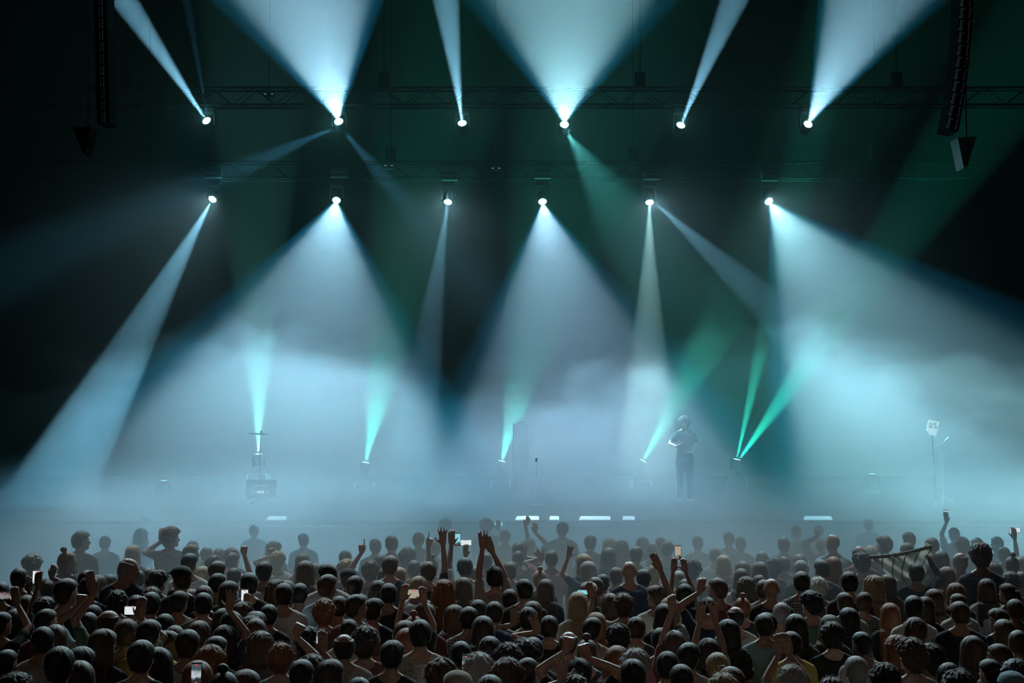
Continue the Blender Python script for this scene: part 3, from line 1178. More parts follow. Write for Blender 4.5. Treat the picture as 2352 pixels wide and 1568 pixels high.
for x0, txt in PANELS.items():
    for line in txt.strip().splitlines():
        own = None
        if '|' in line: line, own = line.split('|'); own = own.strip()
        t = line.split()
        X, Y, W = float(t[0]), float(t[1]), float(t[2])
        p = dict(x=x0 + X / PXM, y=1150 + Y / PXM, w=W / PXM, st=t[3], hc=t[4], top=t[5], own=own, yaw=0, nod=0, skin=None, cap=None, capm=None, arms={}, x0=x0)
        for e in t[6:]:
            k, v = e.split('=')
            if k in ('L', 'R'):
                a = v.split(',')
                p['arms'][-1 if k == 'L' else 1] = (x0 + float(a[0]) / PXM, 1150 + float(a[1]) / PXM, a[2], float(a[3]), float(a[4]))
            elif k in ('yaw', 'nod', 'skin'): p[k] = int(v)
            else: p[k] = v
        crowd.append(p)

HREF = 1.72
def solve(p):
    p['h'] = CZ - (p['y'] - 930) * p['d'] / F
for i, p in enumerate(crowd):
    dy = F * (CZ - HREF) / (p['y'] - 930)
    dw = F * WM[p['st']] * 1.09 / p['w']
    d = dy ** .62 * dw ** .38
    lo, hi = F * (CZ - 1.97) / (p['y'] - 930), F * (CZ - 1.54) / (p['y'] - 930)
    p['lo'], p['hi'] = lo, min(hi, 24.5)
    p['d'] = min(max(d, p['lo']), max(p['lo'], p['hi']))
for it in range(60):        # nobody stands inside a neighbour
    for i, a in enumerate(crowd):
        xa = (a['x'] - 1176) / F * a['d']
        for b in crowd[i + 1:]:
            xb = (b['x'] - 1176) / F * b['d']
            dx = abs(xa - xb)
            if dx < .50:
                need = .36 * sqrt(max(0, 1 - (dx / .50) ** 2)) + .02
                g = b['d'] - a['d']
                if abs(g) < need:
                    s = 1 if (g > 0 or (g == 0 and b['y'] < a['y'])) else -1
                    m_ = (need - abs(g)) * .5 * s
                    a['d'] = min(max(a['d'] - m_, a['lo']), max(a['lo'], a['hi']))
                    b['d'] = min(max(b['d'] + m_, b['lo']), max(b['lo'], b['hi']))
for p in crowd: solve(p)

# what each one is called: its look, then where it stands among the people who are easy to find
marks = [p for p in crowd if p['own']]
def short_of(lbl):
    ws = lbl.split()
    return ' '.join(ws[:7]) if len(ws) > 7 else lbl
MARKS = [('flat peaked cap', 'the peaked cap'), ('yellow t-shirt', 'the yellow t-shirt'), ('printed shirt', 'the white printed shirt'), ('fog at centre', 'the big wavy red hair'),
         ('visible ears', 'the checked shirt'), ('very long straight blond', 'the very long blond hair'), ('dark strap', 'the dark shoulder strap'),
         ('standing above', 'the tall man above the front rows'), ('bald man in a dark tank', 'the bald man in a tank top'), ('both hands thrown up', 'the man with both hands up'),
         ('lifting an upright phone', 'the two-handed upright phone'), ('wristband', 'the two raised forearms'), ('striped top at the bottom', 'the striped top'),
         ('holding up the striped banner', 'the banner holder'), ('thick brown mop', 'the brown mop of hair'), ('white-haired person with', 'the fluffy white hair'),
         ('bright wavy blond', 'the wavy blond hair'), ('tall bald man', 'the tall bald man'), ('broad man in a black', 'the broad black t-shirt'), ('huge curly', 'the huge curly head'),
         ('teal baseball', 'the teal cap'), ('loose pale shirt', 'the loose pale shirt'), ('heavy-set', 'the balding heavy-set man'), ('green tank top', 'the green tank top'),
         ('balding grey-haired man in navy', 'the balding man looking down'), ('tall curly-haired', 'the tall curly profile'), ('pink shirt', 'the pink shirt'),
         ('messy top bun', 'the messy top bun'), ('large head of long curly', 'the big curly hair in black'), ('holding a lit phone sideways', 'the two-handed sideways phone'),
         ('swept-back hair and turned', 'the tall hazy man at left'), ('pointing one finger up through', 'the finger pointing in fog'), ('red-haired woman filming', 'the red-haired woman filming'),
         ('beige t-shirt at lower left', 'the broad beige t-shirt'), ('both fists raised', 'the two raised fists'), ('grey-blond', 'the grey-blond hair')]
land = []
for p in marks:
    for key, nm in MARKS:
        if key in p['own']:
            land.append((p, nm)); break
used_labels = set(p['own'] for p in marks)
NUM = ['a half', 'one', 'two', 'three', 'four', 'five', 'six', 'seven', 'eight', 'nine', 'ten', 'eleven', 'twelve']
for p in crowd:
    if p['own']: p['label'] = p['own']; continue
    look = HNOUN[p['st']].format(HNAME[p['hc']])
    cands = sorted(land, key=lambda q: hypot(q[0]['x'] - p['x'], 1.6 * (q[0]['y'] - p['y'])))
    done = False
    for q, nm in cands[:6]:
        hw = (p['w'] + q['w']) / 2
        nx = int(round((p['x'] - q['x']) / hw)); ny = int(round((p['y'] - q['y']) / hw))
        if nx == 0 and ny == 0: nx = 1 if p['x'] > q['x'] else -1
        bits = []
        if ny: bits.append(('%s behind' if ny < 0 else '%s before') % NUM[min(12, abs(ny))])
        if nx: bits.append(('%s left' if nx < 0 else '%s right') % NUM[min(12, abs(nx))])
        pos = bits[0].replace(' ', ' head ' if bits[0].startswith('one') else ' heads ', 1) + (' and ' + bits[1] if len(bits) > 1 else '')
        lbl = '%s, %s of %s' % (look, pos, nm)
        lbl = lbl.replace('before of', 'in front of').replace('behind of', 'behind')
        if len(lbl.split()) <= 14 and p['st'] != 'b': lbl = 'person with ' + (('a ' if p['st'] in 'op' else '') + lbl)
        if lbl not in used_labels and len(lbl.split()) <= 16:
            p['label'] = lbl; used_labels.add(lbl); done = True; break
    if not done:
        p['label'] = lbl
prnd = random.Random(5)
held = {}
for i, p in enumerate(crowd):
    Pt = at(p['x'], p['y'], p['d'])
    k = p['h'] / 1.775
    arms = {}
    pk = p['skin'] if p['skin'] is not None else prnd.choice([0, 0, 0, 1, 1, 2])
    for sd, (hx, hy, pose, dx, dz) in p['arms'].items():
        fw = .28 if pose == 'grip' else .12
        if p['own'] and 'wristband' in p['own']: fw = .22
        T = at(hx, hy, p['d'] + fw)
        L = (T - Vector((Pt.x, p['d'], 0))) / k
        hd = Vector((dx, .12, dz)).normalized()
        if pose in ('grip',):
            nrm = Vector((-sd * .35, -.8 if False else .9, 0))
            nrm = Vector((0, 1, 0))
            inward = 1 if True else 0
            hd = Vector((dx * .6, .25, 1)).normalized()
        else:
            nrm = Vector((0, 1, .1))
        wr = L - hd * (.075 if pose in ('open', 'flat', 'relaxed', 'point') else .05)
        pole = Vector((sd * 1.0, -.15, -.55))
        if p['own'] and 'left edge filming' in p['own']: pole = Vector((1, 0, -1))
        arms[sd] = (wr, pose, hd, nrm, pole)
        held[(round(hx), round(hy))] = (p, T)
    slv = 'long' if (p['own'] and ('banner' in p['own'] or 'lifting a fist' in p['own'])) else 'short'
    yaw, nod = p['yaw'], p['nod']
    if not yaw and not arms: yaw = prnd.choice([0, 0, -20, 20])
    top = p['top']
    if top == 'D': top = prnd.choice('KDNDKTWGMDB')
    p['top'] = top
    if not arms and yaw: yaw = min((-70, -45, -20, 20, 45), key=lambda q: abs(q - yaw)) ; nod = -18 if nod < 0 else 0
    turn = 0 if arms else prnd.uniform(-.25, .25)
    person(Vector((Pt.x, p['d'], 0)), p['h'], ST[p['st']], p['hc'] if p['hc'] != 'w' else 'w', top, yaw, nod, arms, pk, i % 3, p['label'], sleeve=slv,
           turn=turn, cap=p['cap'], capmat=CL[p['capm']] if p['capm'] else None)
print('CROWD', len(crowd), len(set(p['label'] for p in crowd)))

# the musician on the stage
pm = at(1572, 958, 30.5)
mus = person(Vector((pm.x, 30.5, 1.37)), pm.z - 1.37, 'curly', 'd', 'K', -15, 0,
             {1: (Vector((.22, .38, 1.18)), 'grip', Vector((-.6, .5, .3)), Vector((0, 0, 1)), Vector((1, -.2, -.6))), -1: (Vector((-.10, .34, 1.05)), 'grip', Vector((.6, .5, 0)), Vector((0, 0, 1)), Vector((-1, -.2, -.6)))},
             1, 1, 'musician with curly hair standing on stage inside the fog', group=None, turn=pi)
bpy.data.scenes.remove(SHOP)
# ---------------------------------------------------------------- things held up by the crowd
BLK = mat('black plastic', (0.012, 0.012, 0.013), 0.35)
BLK2 = mat('black metal', (0.006, 0.007, 0.008), 0.9, 0.0, spec=.02)
ALU = mat('bare aluminium', (0.55, 0.57, 0.58), 0.3, 0.9)
BLK3 = mat('loudspeaker paint', (0.004, 0.004, 0.005), 0.9, spec=.1)
def screen_mat(name, bright, col, kind='fog'):
    m = bpy.data.materials.new(name); m.use_nodes = True
    nt = m.node_tree; b = nt.nodes['Principled BSDF']
    b.inputs['Base Color'].default_value = (0.01, 0.01, 0.01, 1); b.inputs['Roughness'].default_value = .2
    tc = nt.nodes.new('ShaderNodeTexCoord')
    nz = nt.nodes.new('ShaderNodeTexNoise'); nz.inputs['Scale'].default_value = 18; nz.inputs['Detail'].default_value = 4
    sp = nt.nodes.new('ShaderNodeSeparateXYZ'); nt.links.new(tc.outputs['Object'], sp.inputs[0])
    nt.links.new(tc.outputs['Object'], nz.inputs['Vector'])
    cr = nt.nodes.new('ShaderNodeValToRGB')
    ad = nt.nodes.new('ShaderNodeMath'); ad.operation = 'MULTIPLY_ADD'; ad.inputs[1].default_value = 9.0; ad.inputs[2].default_value = .0
    nt.links.new(sp.outputs['Z'], ad.inputs[0])
    a2 = nt.nodes.new('ShaderNodeMath'); a2.operation = 'ADD'
    nt.links.new(ad.outputs[0], a2.inputs[0]); nt.links.new(nz.outputs['Fac'], a2.inputs[1]); nt.links.new(a2.outputs[0], cr.inputs[0])
    e = cr.color_ramp.elements
    if kind == 'fog':
        e[0].position = .02; e[0].color = (0.03, 0.035, 0.04, 1); e[1].position = .35; e[1].color = (*col, 1)
    else:
        e[0].position = .25; e[0].color = (0.02, 0.03, 0.035, 1); e[1].position = .45; e[1].color = (*col, 1)
        n3 = cr.color_ramp.elements.new(.75); n3.color = (col[0] * .12, col[1] * .15, col[2] * .18, 1)
    nt.links.new(cr.outputs[0], b.inputs['Emission Color'])
    b.inputs['Emission Strength'].default_value = bright
    return m
SCR = {'w': screen_mat('bright phone screen', 1.0, (.72, .80, .84)), 'c': screen_mat('cyan phone screen', .9, (.25, .75, .85)),
       't': screen_mat('warm phone screen', .5, (.75, .68, .52)), 'd': screen_mat('dark phone screen', .9, (.55, .62, .66), 'dark'),
       'p': screen_mat('pinkish phone screen', .45, (.62, .55, .58), 'dark')}
RED = mat('red screen button', (0.3, 0.01, 0.01), .4, emit=(1, .05, .03), es=1.0)
WHI = mat('white screen button', (0.5, 0.5, 0.5), .4, emit=(1, .95, .9), es=.9)


def phone(px, py, d, wide, scr, label, tilt=0.0, roll=0.0, red=True, s=1.0, lens=False):
    P = at(px, py, d)
    t = thing('phone', label, 'phone', P, 'phones held up by the crowd')
    t.rotation_euler = (radians(-6 + tilt), radians(roll), 0)
    t.scale = (s, s, s)
    w_, h_ = (.150, .072) if wide else (.074, .152)
    b = MB(); b.box((0, 0, 0), (w_ / 2, .0042, h_ / 2)); b.build('case', BLK, t, bevel=.003)
    b = MB(); b.box((0, -.0046, 0), (w_ / 2 - .004, .0006, h_ / 2 - (.004 if wide else .010))); b.build('screen', SCR[scr], t)
    if red:
        b = MB()
        if wide: b.box((0, -.0056, h_ / 2 - .009), (.010, .0004, .003))
        else: b.box((0, -.0056, h_ / 2 - .018), (.010, .0004, .0035))
        b.build('recording_mark', RED, t)
        b = MB()
        if wide: b.ell((w_ / 2 - .014, -.0056, 0), (.006, .0006, .006))
        else: b.ell((0, -.0056, -h_ / 2 + .018), (.006, .0006, .006))
        b.build('shutter_button', WHI if scr in 'wt' else RED, t)
    if lens:
        b = MB(); b.ell((w_ / 2 - .012, .0056, h_ / 2 - .012), (.006, .003, .006)); b.build('camera_lens', BLK, t)
    return t

def dep(key):
    for p in crowd:
        if p['own'] and key in p['own']: return p['d']
    print('MISSING', key); return 15
def depxy(x0, X, Y):
    q = min(crowd, key=lambda p: hypot(p['x'] - (x0 + X / PXM), p['y'] - (1150 + Y / PXM))); return q['d']
G = .38
phone(11, 1368, dep('left edge filming') + G, True, 'p', 'phone filming sideways at the far left edge', lens=True)
phone(83, 1326, depxy(0, 390, 845) + G, False, 'w', 'upright phone beside the raised plastic cup')
phone(306, 1402, dep('blurred head of a person filming') if False else depxy(0, 1090, 1005) + G, True, 'w', 'bright sideways phone held in the lower left crowd')
phone(562, 1370, depxy(0, 2090, 870) + G, False, 'w', 'bright upright phone below the man in black t-shirt at left')
phone(372, 1226, dep('tall curly-haired') + G, False, 'w', 'pale phone beside the tall curly head', red=False)
phone(451, 1547, dep('red-haired woman filming') - .25, False, 'd', 'upright phone before the red-haired woman at the bottom')
phone(1051, 1238, dep('white collar') + G, False, 'c', 'small upright phone beside the raised blurred hand')
phone(1069, 1246, depxy(580, 1920, 560) + G, True, 'w', 'sideways phone above the centre crowd in the fog')
phone(1145, 1203, depxy(580, 2015, 160) + G, True, 'c', 'tiny cyan glowing phone near the stage', red=False)
phone(953, 1364, dep('ginger person holding') + G, True, 't', 'bright sideways phone held between two hands', s=1.15)
phone(737, 1468, dep('curly-haired person filming upright at lower') + G, False, 'd', 'upright phone showing the stage at lower centre left', s=1.05)
phone(1072, 1526, dep('grey curly-haired person filming') + G - .1, False, 'd', 'upright phone with red recording mark at the bottom centre')
phone(1343, 1359, dep('tousled man stretching') + G, True, 'c', 'tilted phone above the long blond hair', tilt=50, lens=True)
phone(1557, 1268, dep('long black-haired woman lifting') + G, False, 't', 'upright phone with tan screen held in two hands')
phone(2173, 1182, depxy(1752, 1650, 225) + G, False, 'w', 'small white phone lit at the right of the front rows', red=False)
phone(2331, 1217, depxy(1752, 2080, 390) + G, True, 'w', 'small bright phone at the far right edge', red=False)

# plastic cup
P = at(64, 1337, depxy(0, 230, 810) + .32)
t = thing('plastic_cup', 'clear plastic cup raised in a hand at the far left', 'cup', P - Vector((0, 0, .06)))
t.rotation_euler = (0, radians(14), 0)
CUPM = mat('frosted plastic', (.55, .6, .6), .25)
for nm, z0, z1, r0, r1 in (('cup_wall', 0, .118, .031, .043), ('rim', .116, .121, .045, .045)):
    b = MB(); n = 24
    b.v = [(r * cos(2 * pi * j / n), r * sin(2 * pi * j / n), z) for r, z in ((r0, z0), (r1, z1), (r1 - .002, z1), (r0 - .002, z0 + .003)) for j in range(n)]
    b.f = [(i * n + j, i * n + (j + 1) % n, ((i + 1) % 4) * n + (j + 1) % n, ((i + 1) % 4) * n + j) for i in range(4) for j in range(n)]
    if nm == 'cup_wall': b.f.append(tuple(range(3 * n, 4 * n)))
    b.build(nm, CUPM, t, smooth=True)

# banner held up at the right
dB = dep('holding up the striped') + .20
BAN = bpy.data.materials.new('banner cloth'); BAN.use_nodes = True
nt = BAN.node_tree; bs = nt.nodes['Principled BSDF']; bs.inputs['Roughness'].default_value = .9
uv = nt.nodes.new('ShaderNodeUVMap')
wv = nt.nodes.new('ShaderNodeTexWave'); wv.inputs['Scale'].default_value = 1.3; wv.bands_direction = 'DIAGONAL'; wv.inputs['Distortion'].default_value = 1.2
nt.links.new(uv.outputs[0], wv.inputs['Vector'])
cr = nt.nodes.new('ShaderNodeValToRGB')
cr.color_ramp.elements[0].position = .01; cr.color_ramp.elements[0].color = (.22, .21, .19, 1)
cr.color_ramp.elements[1].position = .07; cr.color_ramp.elements[1].color = (.80, .77, .70, 1)
nt.links.new(wv.outputs['Fac'], cr.inputs[0]); nt.links.new(cr.outputs[0], bs.inputs['Base Color'])
tl = nt.nodes.new('ShaderNodeBsdfTranslucent'); mxs = nt.nodes.new('ShaderNodeMixShader'); mxs.inputs[0].default_value = .55
nt.links.new(cr.outputs[0], tl.inputs['Color'])
nt.links.new(bs.outputs[0], mxs.inputs[1]); nt.links.new(tl.outputs[0], mxs.inputs[2])
nt.links.new(mxs.outputs[0], nt.nodes['Material Output'].inputs['Surface'])
A_, B_, C_, D_ = (1998, 1277), (2138, 1252), (2146, 1312), (2056, 1336)
NU, NV = 36, 18
O = at(2070, 1300, dB)
vs_, fs_, uvs = [], [], []
for i in range(NV + 1):
    for j in range(NU + 1):
        u, v = j / NU, i / NV
        tx = (A_[0] * (1 - u) + B_[0] * u) * (1 - v) + (D_[0] * (1 - u) + C_[0] * u) * v
        ty = (A_[1] * (1 - u) + B_[1] * u) * (1 - v) + (D_[1] * (1 - u) + C_[1] * u) * v
        ty += 5 * sin(pi * u) * (1 - v)
        p = at(tx, ty, dB + .10 * sin(u * 7 + v * 3) * (.3 + .7 * v) + .04 * sin(u * 19 - v * 5))
        vs_.append(tuple(p - O)); uvs.append((u * 2.3, v))
for i in range(NV):
    for j in range(NU):
        a = i * (NU + 1) + j; fs_.append((a, a + 1, a + NU + 2, a + NU + 1))
t = thing('banner', 'pale banner cloth with dark stripes stretched above heads at right', 'banner', O)
me = bpy.data.meshes.new('banner_cloth'); me.from_pydata(vs_, [], fs_); me.update()
ul = me.uv_layers.new(name='UVMap')
for lp in me.loops: ul.data[lp.index].uv = uvs[lp.vertex_index]
me.polygons.foreach_set('use_smooth', [True] * len(me.polygons))
me.materials.append(BAN)
o = link_obj('cloth', me, t); sm = o.modifiers.new('thick', 'SOLIDIFY'); sm.thickness = .004
b = MB()          # knitted hem along the top, fringe along the lower edge
for j in range(NU):
    p, q = Vector(vs_[j]), Vector(vs_[j + 1])
    b.cone(p + Vector((0, 0, -.012)), q + Vector((0, 0, -.012)), .020 + .004 * (j % 2), .020, 8)
b.build('hem', CL['S'], t, smooth=True)
b = MB()
for j in range(0, NU * 3):
    u = j / (NU * 3); k = NV * (NU + 1) + int(u * NU)
    p = Vector(vs_[k]).lerp(Vector(vs_[k + 1]), u * NU % 1)
    b.tube(p, p + Vector((.01 * sin(j * 3.3), .0, -.05 - .015 * sin(j * 1.7))), .0022, 4)
fr = b.build('fringe', mat('fringe yarn', (.5, .47, .4), .9), t); fr['kind'] = 'stuff'


# ---------------------------------------------------------------- the room
def slab(name, x0, x1, y0, y1, z0, z1, m, kind='structure', bevel=0):
    b = MB(); b.box(((x0 + x1) / 2, (y0 + y1) / 2, (z0 + z1) / 2), ((x1 - x0) / 2, (y1 - y0) / 2, (z1 - z0) / 2))
    o = b.build(name, m, bevel=bevel)
    if kind: o['kind'] = kind
    return o
CONC = mat('dark concrete', (.035, .035, .035), .7)
def plain(name, col):
    m = bpy.data.materials.new(name); m.use_nodes = True
    b = m.node_tree.nodes['Principled BSDF']; b.inputs['Base Color'].default_value = (*col, 1); b.inputs['Roughness'].default_value = .95; b.inputs['Specular IOR Level'].default_value = .1
    return m
PAINT = plain('black painted wall', (.004, .005, .005))
VELV = mat('black backdrop cloth', (.004, .005, .005), .95)
slab('floor', -17, 17, -4, 44, -.2, 0, CONC)
slab('ceiling', -17, 17, -4, 44, 17, 17.3, PAINT)
slab('wall_left', -17.3, -17, -4, 44, 0, 17, PAINT)
slab('wall_right', 17, 17.3, -4, 44, 0, 17, PAINT)
slab('wall_back', -17, 17, 44, 44.3, 0, 17, PAINT)
slab('wall_front', -17, 17, -4.3, -4, 0, 17, PAINT)

# stage deck with its plates
DZ = 1.43
st = thing('stage', 'black stage deck behind the front rows under the fog', 'stage', (0, 33, 0))
DECK = mat('stage plywood', (.004, .004, .005), .95, spec=.0)
b = MB(); b.box((0, 0, DZ / 2 - .05), (13.9, 8.0, DZ / 2 - .06)); b.build('skirt', VELV, st)
plate = MB(); plate.box((0, 0, 0), (.996, .996, .035)); plate_me = plate.mesh('deck_plate'); plate_me.materials.append(DECK)
for i in range(14):
    for j in range(8):
        o = link_obj('deck_plate', plate_me, st); o.location = (-13 + 2 * i, -7 + 2 * j, DZ - .05)
slab_m = mat('white panel', (.75, .76, .76), .35)

# white panels along the stage lip, beam light put in as emission
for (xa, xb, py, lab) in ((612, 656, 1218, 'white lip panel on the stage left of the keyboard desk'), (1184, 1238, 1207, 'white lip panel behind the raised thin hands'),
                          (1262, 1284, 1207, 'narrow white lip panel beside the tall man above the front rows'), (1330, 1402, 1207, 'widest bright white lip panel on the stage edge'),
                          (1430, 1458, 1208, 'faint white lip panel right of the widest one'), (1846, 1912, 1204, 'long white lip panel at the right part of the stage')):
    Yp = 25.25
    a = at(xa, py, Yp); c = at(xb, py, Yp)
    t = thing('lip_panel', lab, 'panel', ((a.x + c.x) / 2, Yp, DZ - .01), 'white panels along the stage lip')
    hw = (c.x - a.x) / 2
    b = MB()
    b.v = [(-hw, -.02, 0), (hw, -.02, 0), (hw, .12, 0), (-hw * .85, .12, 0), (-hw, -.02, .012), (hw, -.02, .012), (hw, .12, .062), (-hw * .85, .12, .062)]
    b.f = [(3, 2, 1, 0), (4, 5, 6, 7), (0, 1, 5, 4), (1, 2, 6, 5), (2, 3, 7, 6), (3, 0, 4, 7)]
    b.build('face', mat('emissive panel', (.8, .82, .82), .5, emit=(.62, .8, .85), es=.75), t)
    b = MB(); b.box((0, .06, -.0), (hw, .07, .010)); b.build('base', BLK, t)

# crowd barrier
t = thing('crowd_barrier', 'steel crowd barrier between front row and stage', 'barrier', (0, 24.85, 0))
b = MB(); b.tube((0, 0, 0), (0, 0, 1.12), .02); up_me = b.mesh('upright'); up_me.materials.append(BLK2)
for i in range(25):
    o = link_obj('upright', up_me, t); o.location = (-12 + i, 0, 0)
b = MB(); b.tube((-12.5, 0, 1.12), (12.5, 0, 1.12), .03); b.build('top_rail', BLK2, t)
b = MB(); b.box((0, .02, .6), (12.4, .006, .45)); b.build('panel', BLK2, t)

# ---------------------------------------------------------------- rig: trusses, moving heads
def truss(name, z, Y, lab):
    t = thing(name, lab, 'truss', (0, Y, z))
    for (dy, dz) in ((-.2, -.2), (.2, -.2), (-.2, .2), (.2, .2)):
        b = MB(); b.tube((-12, dy, dz), (12, dy, dz), .025, 8); b.build('chord', BLK2, t)
    b = MB()
    n = 48
    for i in range(n):
        x0, x1 = -12 + i * .5, -12 + (i + 1) * .5
        s = 1 if i % 2 else -1
        for dy in (-.2, .2): b.tube((x0, dy, -.2 * s), (x1, dy, .2 * s), .010, 5)
        for dz in (-.2, .2): b.tube((x0, -.2 * s, dz), (x1, .2 * s, dz), .010, 5)
    o = b.build('bracing', BLK2, t)
    for x in (-9, -3, 3, 9):
        b = MB(); b.tube((x, 0, .2), (x, 0, 17 - z - .03), .012, 6); b.build('hoist_chain', BLK2, t)
        b = MB(); b.box((x, 0, .42), (.12, .10, .18)); b.build('hoist', BLK2, t)
zr1 = rig[0][1].z; zr2 = rig[9][1].z
tr1z = max(q[1].z for q in rig[:NTOP] if q[0][1] < 400) + .62
tr2z = max(q[1].z for q in rig[:NTOP] if q[0][1] > 400) + .62
truss('lighting_truss', tr1z, Y1 + .0, 'upper black lighting truss carrying the lamps that beam upwards')
truss('lighting_truss', tr2z, Y2 + .0, 'lower black lighting truss carrying the lamps that beam downwards')
LENS = mat('glowing lens', (.8, .8, .8), .2, emit=(1.0, .97, .92), es=14)
LENG = mat('green glowing lens', (.5, .8, .7), .2, emit=(.35, 1.0, .75), es=9)
LRIM = mat('lens ring', (.5, .52, .52), .25, .8)
HEADM = {}
def moving_head(P, ax, top, label, group, lens, R=.105):
    """P: pivot of the head. top: z of the clamp above (or None when it stands on the floor)"""
    t = thing('moving_head_lamp', label, 'stage lamp', P, group)
    sg = 1 if top is not None else -1
    hh = (top - P.z) if top is not None else None
    yaw = Matrix.Rotation(atan2(ax.x, -ax.y), 4, 'Z')
    if hh is not None:
        b = MB(); b.box((0, 0, hh - .10), (.15, .13, .07)); b.build('base', BLK3, t, bevel=.015)
        for sx in (-.1, .1):
            b = MB(); b.tube((sx, 0, hh - .03), (sx, 0, hh + .03), .02); b.build('clamp', BLK2, t)
        yz = hh - .17
    else:
        b = MB(); b.box((0, 0, -.30), (.16, .14, .07)); b.build('base', BLK3, t, bevel=.015)
        yz = -.23
    b = MB()
    M3 = yaw.to_3x3()
    for s in (-1, 1):
        b.box(M3 @ Vector((s * .155, 0, yz / 2)), (.018, .05, abs(yz) / 2 + .04), M3)
    b.box(M3 @ Vector((0, 0, yz)), (.17, .06, .02), M3)
    b.build('yoke', BLK3, t, bevel=.006)
    key = 'h'
    if key not in HEADM:
        hb = MB(); prof = ((-.17, .06), (-.16, .10), (-.05, .125), (.06, .120), (.115, .118), (.12, .108))
        hb.loft([[Vector((r * cos(2 * pi * j / 20), r * sin(2 * pi * j / 20), -z)) for j in range(20)][::-1] for z, r in prof])
        HEADM[key] = hb.mesh('lamp_head', True); HEADM[key].materials.append(BLK3)
        lb = MB(); lb.loft([[Vector((r * cos(2 * pi * j / 24), r * sin(2 * pi * j / 24), -z)) for j in range(24)][::-1] for z, r in ((.118, .098), (.126, .085), (.131, .05), (.133, .01))])
        HEADM['l'] = lb.mesh('lens', True); HEADM['l'].materials.append(LENS)
        rb = MB(); n = 24
        rb.v = [(r * cos(2 * pi * j / n), r * sin(2 * pi * j / n), -z) for r, z in ((.112, .115), (.112, .130), (.098, .130), (.098, .115)) for j in range(n)]
        rb.f = [(i * n + j, i * n + (j + 1) % n, ((i + 1) % 4) * n + (j + 1) % n, ((i + 1) % 4) * n + j) for i in range(4) for j in range(n)]
        HEADM['r'] = rb.mesh('lens_ring', True); HEADM['r'].materials.append(LRIM)
    q = ax.to_track_quat('-Z', 'Y').to_matrix().to_4x4()
    h = link_obj('head', HEADM['h'], t); h.matrix_local = q
    l = link_obj('lens', HEADM['l'], h); obj_mat(l, lens)
    link_obj('lens_ring', HEADM['r'], h)
ORD = ['leftmost', 'second', 'third', 'fourth', 'fifth', 'rightmost']
rows = {0: [], 1: [], 2: []}
seen = set()
for q in rig:
    key = (round(q[0][0] / 6), round(q[0][1] / 10))
    r = 0 if q[0][1] < 400 else (1 if q[0][1] < 700 else 2)
    if any(abs(q[0][0] - e[0][0]) < 12 for e in rows[r]): continue
    rows[r].append(q)
for r in (0, 1):
    rows[r].sort(key=lambda q: q[0][0])
    for i, q in enumerate(rows[r]):
        kind = ['narrow', 'wide', 'narrow', 'wide', 'narrow', 'wide'][i] if r == 0 else ['narrow', 'wide', 'thin dim', 'wide', 'double narrow', 'very wide'][i]
        moving_head(q[1], q[2], (tr1z if r == 0 else tr2z) - .22, '%s lamp of the %s row throwing a %s beam %s' % (ORD[i], 'upper' if r == 0 else 'lower', kind, 'upwards' if r == 0 else 'downwards'),
                    'moving head lamps on the trusses', LENS)
fl = ['faint green lamp low at the left of the stage', 'cyan lamp on the stage behind the cymbal stand', 'green lamp right of the cymbal stand', 'green lamp half hidden in the middle of the stage',
      'green lamp beaming up beside the musician', 'bright green lamp with two crossing beams', 'faint green lamp low at the right of the stage']
for i, q in enumerate(rows[2]):
    moving_head(q[1], q[2], None, fl[i], 'green lamps on the stage floor', LENG)
    # the flight case each of them stands on
    zt = q[1].z - .375
    if zt - DZ > .06:
        t = thing('flight_case', 'black case under the ' + fl[i][:60], 'case', (q[1].x, q[1].y, DZ - .012), 'cases under the floor lamps')
        b = MB(); b.box((0, 0, (zt - DZ + .012) / 2), (.24, .22, (zt - DZ + .012) / 2)); b.build('body', BLK, t, bevel=.01)
        b = MB()
        for sx in (-1, 1):
            for sy in (-1, 1): b.box((sx * .235, sy * .215, (zt - DZ) / 2 + .006), (.012, .012, (zt - DZ) / 2))
        b.build('corner_profile', ALU, t)

# driver boxes over the lower row
GREYP = mat('grey vent panel', (.022, .025, .025), .8, spec=.1)
FIN = mat('grey fin', (.12, .13, .13), .6)
for i, (px, py) in enumerate(((491, 398), (779, 397), (1033, 404), (1246, 400), (1498, 402), (1768, 405))):
    P = at(px, py, 34.6)
    t = thing('driver_box', '%s grey box on the lower truss, above the %s lamp' % (ORD[i], ORD[i]), 'electrical box', P, 'driver boxes above the lower lamps')
    b = MB(); b.box((0, 0, 0), (.20, .10, .11)); b.build('housing', GREYP, t, bevel=.008)
    for k in range(3):
        b = MB(); b.box((0, -.108, .06 - k * .06), (.19, .01, .006)); b.build('fin', FIN if k == 1 else GREYP, t)
    b = MB(); b.tube((0, 0, .1), (0, .2, tr2z - P.z - .19), .015); b.build('bracket', BLK2, t)
# small marker lights on the rigging
for px, py, lab in ((618, 219, 'left'), (893, 383, 'middle'), (1139, 389, 'right')):
    P = at(px, py, 33.0 if py < 300 else 34.7)
    t = thing('cable_box', 'small %s cable box with tiny lights hanging on the rig' % lab, 'electrical box', P)
    b = MB(); b.box((0, 0, 0), (.11, .06, .06)); b.build('case', BLK, t, bevel=.005)
    for dx in (-.08, .08):
        b = MB(); b.box((dx, -.062, .02), (.022, .003, .008)); b.build('indicator', mat('indicator light', (.4, .45, .45), .4, emit=(.6, .75, .8), es=.35), t)
    b = MB(); b.tube((0, 0, .05), (0, 0, 17 - P.z), .01); b.build('drop_cable', BLK, t)

